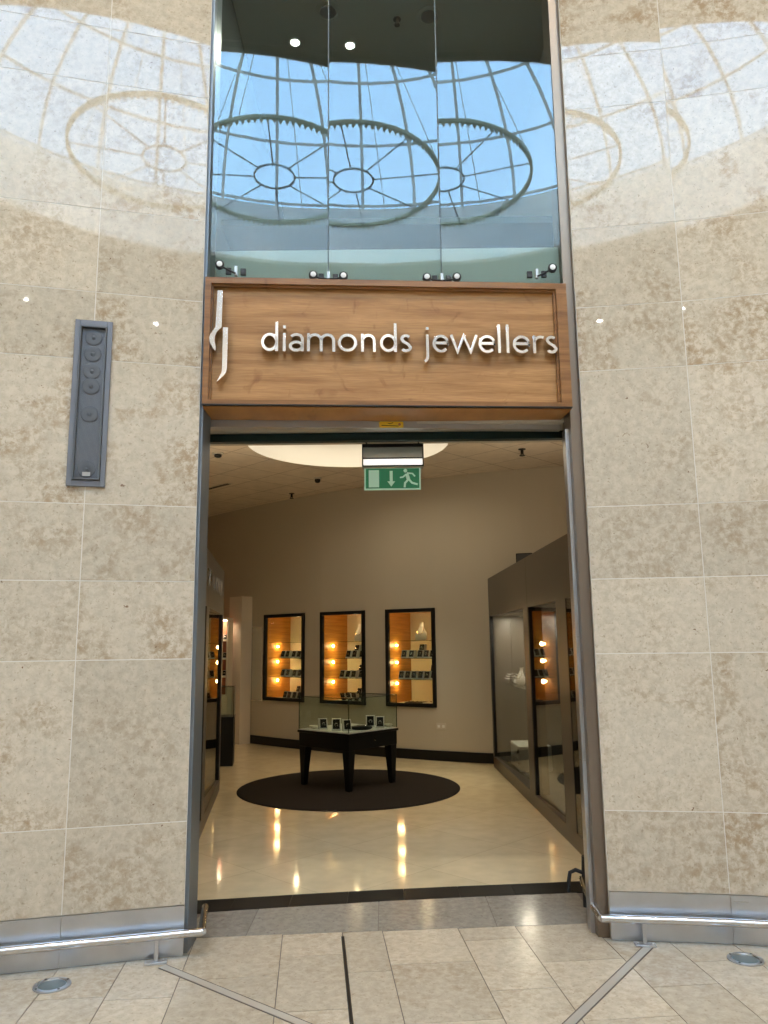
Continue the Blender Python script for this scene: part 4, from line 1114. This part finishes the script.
# ------------------------------------------------------------------ far left: plinth case, lit shelves
t = thing('plinth_case', 'black plinth with a glass box top by the pale pier', 'display case', (-2.30,10.95,0), R(8))
mb = MB(); mb.box((-.20,-.20,.001),(.20,.20,.63)); mb.build('plinth', M['matt_black'], t, bevel=.004)
mb = MB(); mb.box((-.205,-.205,.6305),(.205,.205,.645)); mb.build('rim', M['black'], t, smooth=False)
for q in (((-.2,-.2,.6455),(.2,-.195,1.04)),((-.2,.195,.6455),(.2,.2,1.04)),((-.2,-.1945,.6455),(-.195,.1945,1.04)),((.195,-.1945,.6455),(.2,.1945,1.04))):
    mb = MB(); mb.box(*q); mb.build('glass_side', M['case_glass'], t, smooth=False)
mb = MB(); mb.box((-.2,-.2,1.0405),(.2,.2,1.046)); mb.build('glass_top', M['case_glass'], t, smooth=False)
mb = MB()
for sx in (-1,1): mb.box((sx*.198-.004,-.204,.6455),(sx*.198+.004,-.2005,1.046))
mb.box((-.2,-.204,1.0465),(.2,-.2005,1.052)); mb.build('glass_edge', M['header_green'], t, smooth=False)

t = thing('lit_shelf_unit', 'lit red lined shelf unit between the left cabinet and the pale pier', 'shelf unit', (-3.21,13.05,0), R(-12))
mb = MB(); mb.box((0,.0,.001),(.62,.20,.80)); mb.build('base_cabinet', M['white_wall'], t, smooth=False)
for q in (((0,0,.801),(.03,.20,2.02)),((.59,0,.801),(.62,.20,2.02))):
    mb = MB(); mb.box(*q); mb.build('side_panel', M['white_wall'], t, smooth=False)
mb = MB(); mb.box((.031,.18,.801),(.589,.20,2.02)); mb.build('back_panel', M['red_lining'], t, smooth=False)
mb = MB(); mb.box((0,0,2.0205),(.62,.20,2.06)); mb.build('top', M['white_wall'], t, smooth=False)
for zz in (1.08,1.37,1.67):
    mb = MB(); mb.box((.031,.02,zz),(.589,.179,zz+.018)); mb.build('shelf', M['cream'], t, smooth=False)
mb = MB(); mb.box((.05,.02,2.005),(.57,.05,2.02)); mb.build('light_strip', M['lamp'], t, smooth=False)
ld = bpy.data.lights.new('shelf lamp','AREA'); ld.energy = 9; ld.color = (1,.75,.5); ld.size = .4
lo = bpy.data.objects.new('shelf lamp', ld); COL.objects.link(lo); lo.parent = t; lo.location = (.31,.1,1.99)
ca, sa = math.cos(R(-12)), math.sin(R(-12))
for i, zz in enumerate((1.098,1.388,1.688)):
    for j, xx in enumerate((.42,.53)):
        put('block', (-3.21+ca*xx-sa*.10, 13.05+sa*xx+ca*.10, zz+.0005), R(-12), '%s ring stand on the %s shelf of the lit unit' % (('left','right')[j], ('lower','middle','upper')[i]), 'ring stands on the lit shelf unit', 1.4)

# ------------------------------------------------------------------ lights
def area(name, loc, rot, size, power, col, shape='DISK', spread=PI, sy=None):
    ld = bpy.data.lights.new(name,'AREA'); ld.energy = power; ld.color = col; ld.shape = shape; ld.size = size; ld.spread = spread
    if sy: ld.size_y = sy
    o = bpy.data.objects.new(name, ld); COL.objects.link(o); o.location = loc; o.rotation_euler = rot; return o
# unseen downlights added near the facade to light the stone, then the rear downlights
MALL_W = 108.
ml = [(-6.4,-1.0),(-4.2,-.5),(-2.,-.3),(.4,-.3),(2.8,-.3),(5.0,-.5),(7.2,-1.0)]
for i, (x, y) in enumerate(ml):
    area('added mall downlight', (x,y,HC-.03), (0,0,0), .35, MALL_W, (1,.88,.71))
for i, (x, y) in enumerate([(-4.5,-12.4),(-1.5,-13.2),(2.0,-13.3),(5.2,-12.4)]):
    area('mall rear lamp', (x,y,HC-.03), (0,0,0), .10, 28, (1,.95,.87))
# lamps added under the dome to brighten the white drum
for k in range(9):
    a = PI+PI*k/8; r_ = .80
    x, y = CX+EX*DR*r_*math.cos(a), CY+DR*r_*math.sin(a)
    d_ = Vector((math.cos(a)/EX, math.sin(a), 0)).normalized()
    o = area('added drum lamp', (x,y,HC+.05), (0,0,0), .25, 420, (1,.98,.94)); o.rotation_euler = Vector((d_.x,d_.y,.75)).to_track_quat('-Z','Y').to_euler()
# shop
area('recess lamp', (CFX,CFY,SH+.405), (0,0,0), 1.7, 31, (1,.86,.64))
SHOP_W = 5.
for (x, y) in ((-2.4,7.2),(-.9,6.3),(.9,6.3),(.9,8.2),(-2.2,9.2)):
    ld = bpy.data.lights.new('shop spot','SPOT'); ld.energy = SHOP_W*7.5; ld.color = (1,.74,.44); ld.spot_size = R(95); ld.spot_blend = 1.; ld.shadow_soft_size = .05
    o = bpy.data.objects.new('shop spot', ld); COL.objects.link(o); o.location = (x,y,SH-.03)
area('cabinet lamp', (1.72,10.15,1.93), (0,0,0), .12, 24, (1,.88,.70))
area('cabinet lamp', (1.72,9.4,1.93), (0,0,0), .12, 12, (1,.88,.70))
# uplights added on top of the two cabinets to brighten the shop ceiling
for (x, y) in ((1.85,6.6),(1.85,8.2),(-1.85,6.6),(-2.1,8.2),(-2.0,7.4)):
    area('added cabinet uplight', (x,y,2.475), (PI,0,0), .12, 9 if x > 0 else 11, (1,.78,.52))
for (x, y) in ((-.676,5.489),(-.233,5.527)):
    area('void lamp', (x,y,6.37), (0,0,0), .06, 8, (1,.95,.85))

# ------------------------------------------------------------------ sky and view
w = bpy.data.worlds.new('sky'); scene.world = w; w.use_nodes = True; t = w.node_tree
bg = t.nodes['Background']
tc = t.nodes.new('ShaderNodeTexCoord'); sp = t.nodes.new('ShaderNodeSeparateXYZ'); t.links.new(tc.outputs['Generated'], sp.inputs[0])
rp_ = t.nodes.new('ShaderNodeValToRGB'); e = rp_.color_ramp
e.elements[0].position = 0.; e.elements[0].color = (.03,.035,.04,1); q_ = e.elements.new(.02); q_.color = (.55,.80,1,1); e.elements[2].position = 1.; e.elements[2].color = (.25,.52,.95,1)
# e.elements[1].color = (.25,.52,.95,1)
t.links.new(sp.outputs['Z'], rp_.inputs[0]); t.links.new(rp_.outputs[0], bg.inputs['Color']); bg.inputs['Strength'].default_value = 15.
vs_ = scene.view_settings
scene.display_settings.display_device = 'sRGB'
vs_.view_transform = 'Standard'; vs_.look = 'None'; vs_.exposure = 0.; vs_.gamma = 1.; vs_.use_curve_mapping = False
scene.cycles.max_bounces = 10; scene.cycles.diffuse_bounces = 5; scene.cycles.glossy_bounces = 5; scene.cycles.transmission_bounces = 6; scene.cycles.transparent_max_bounces = 16
scene.cycles.sample_clamp_indirect = 6.
scene.cycles.caustics_reflective = False; scene.cycles.caustics_refractive = False
scene.cycles.use_denoising = True
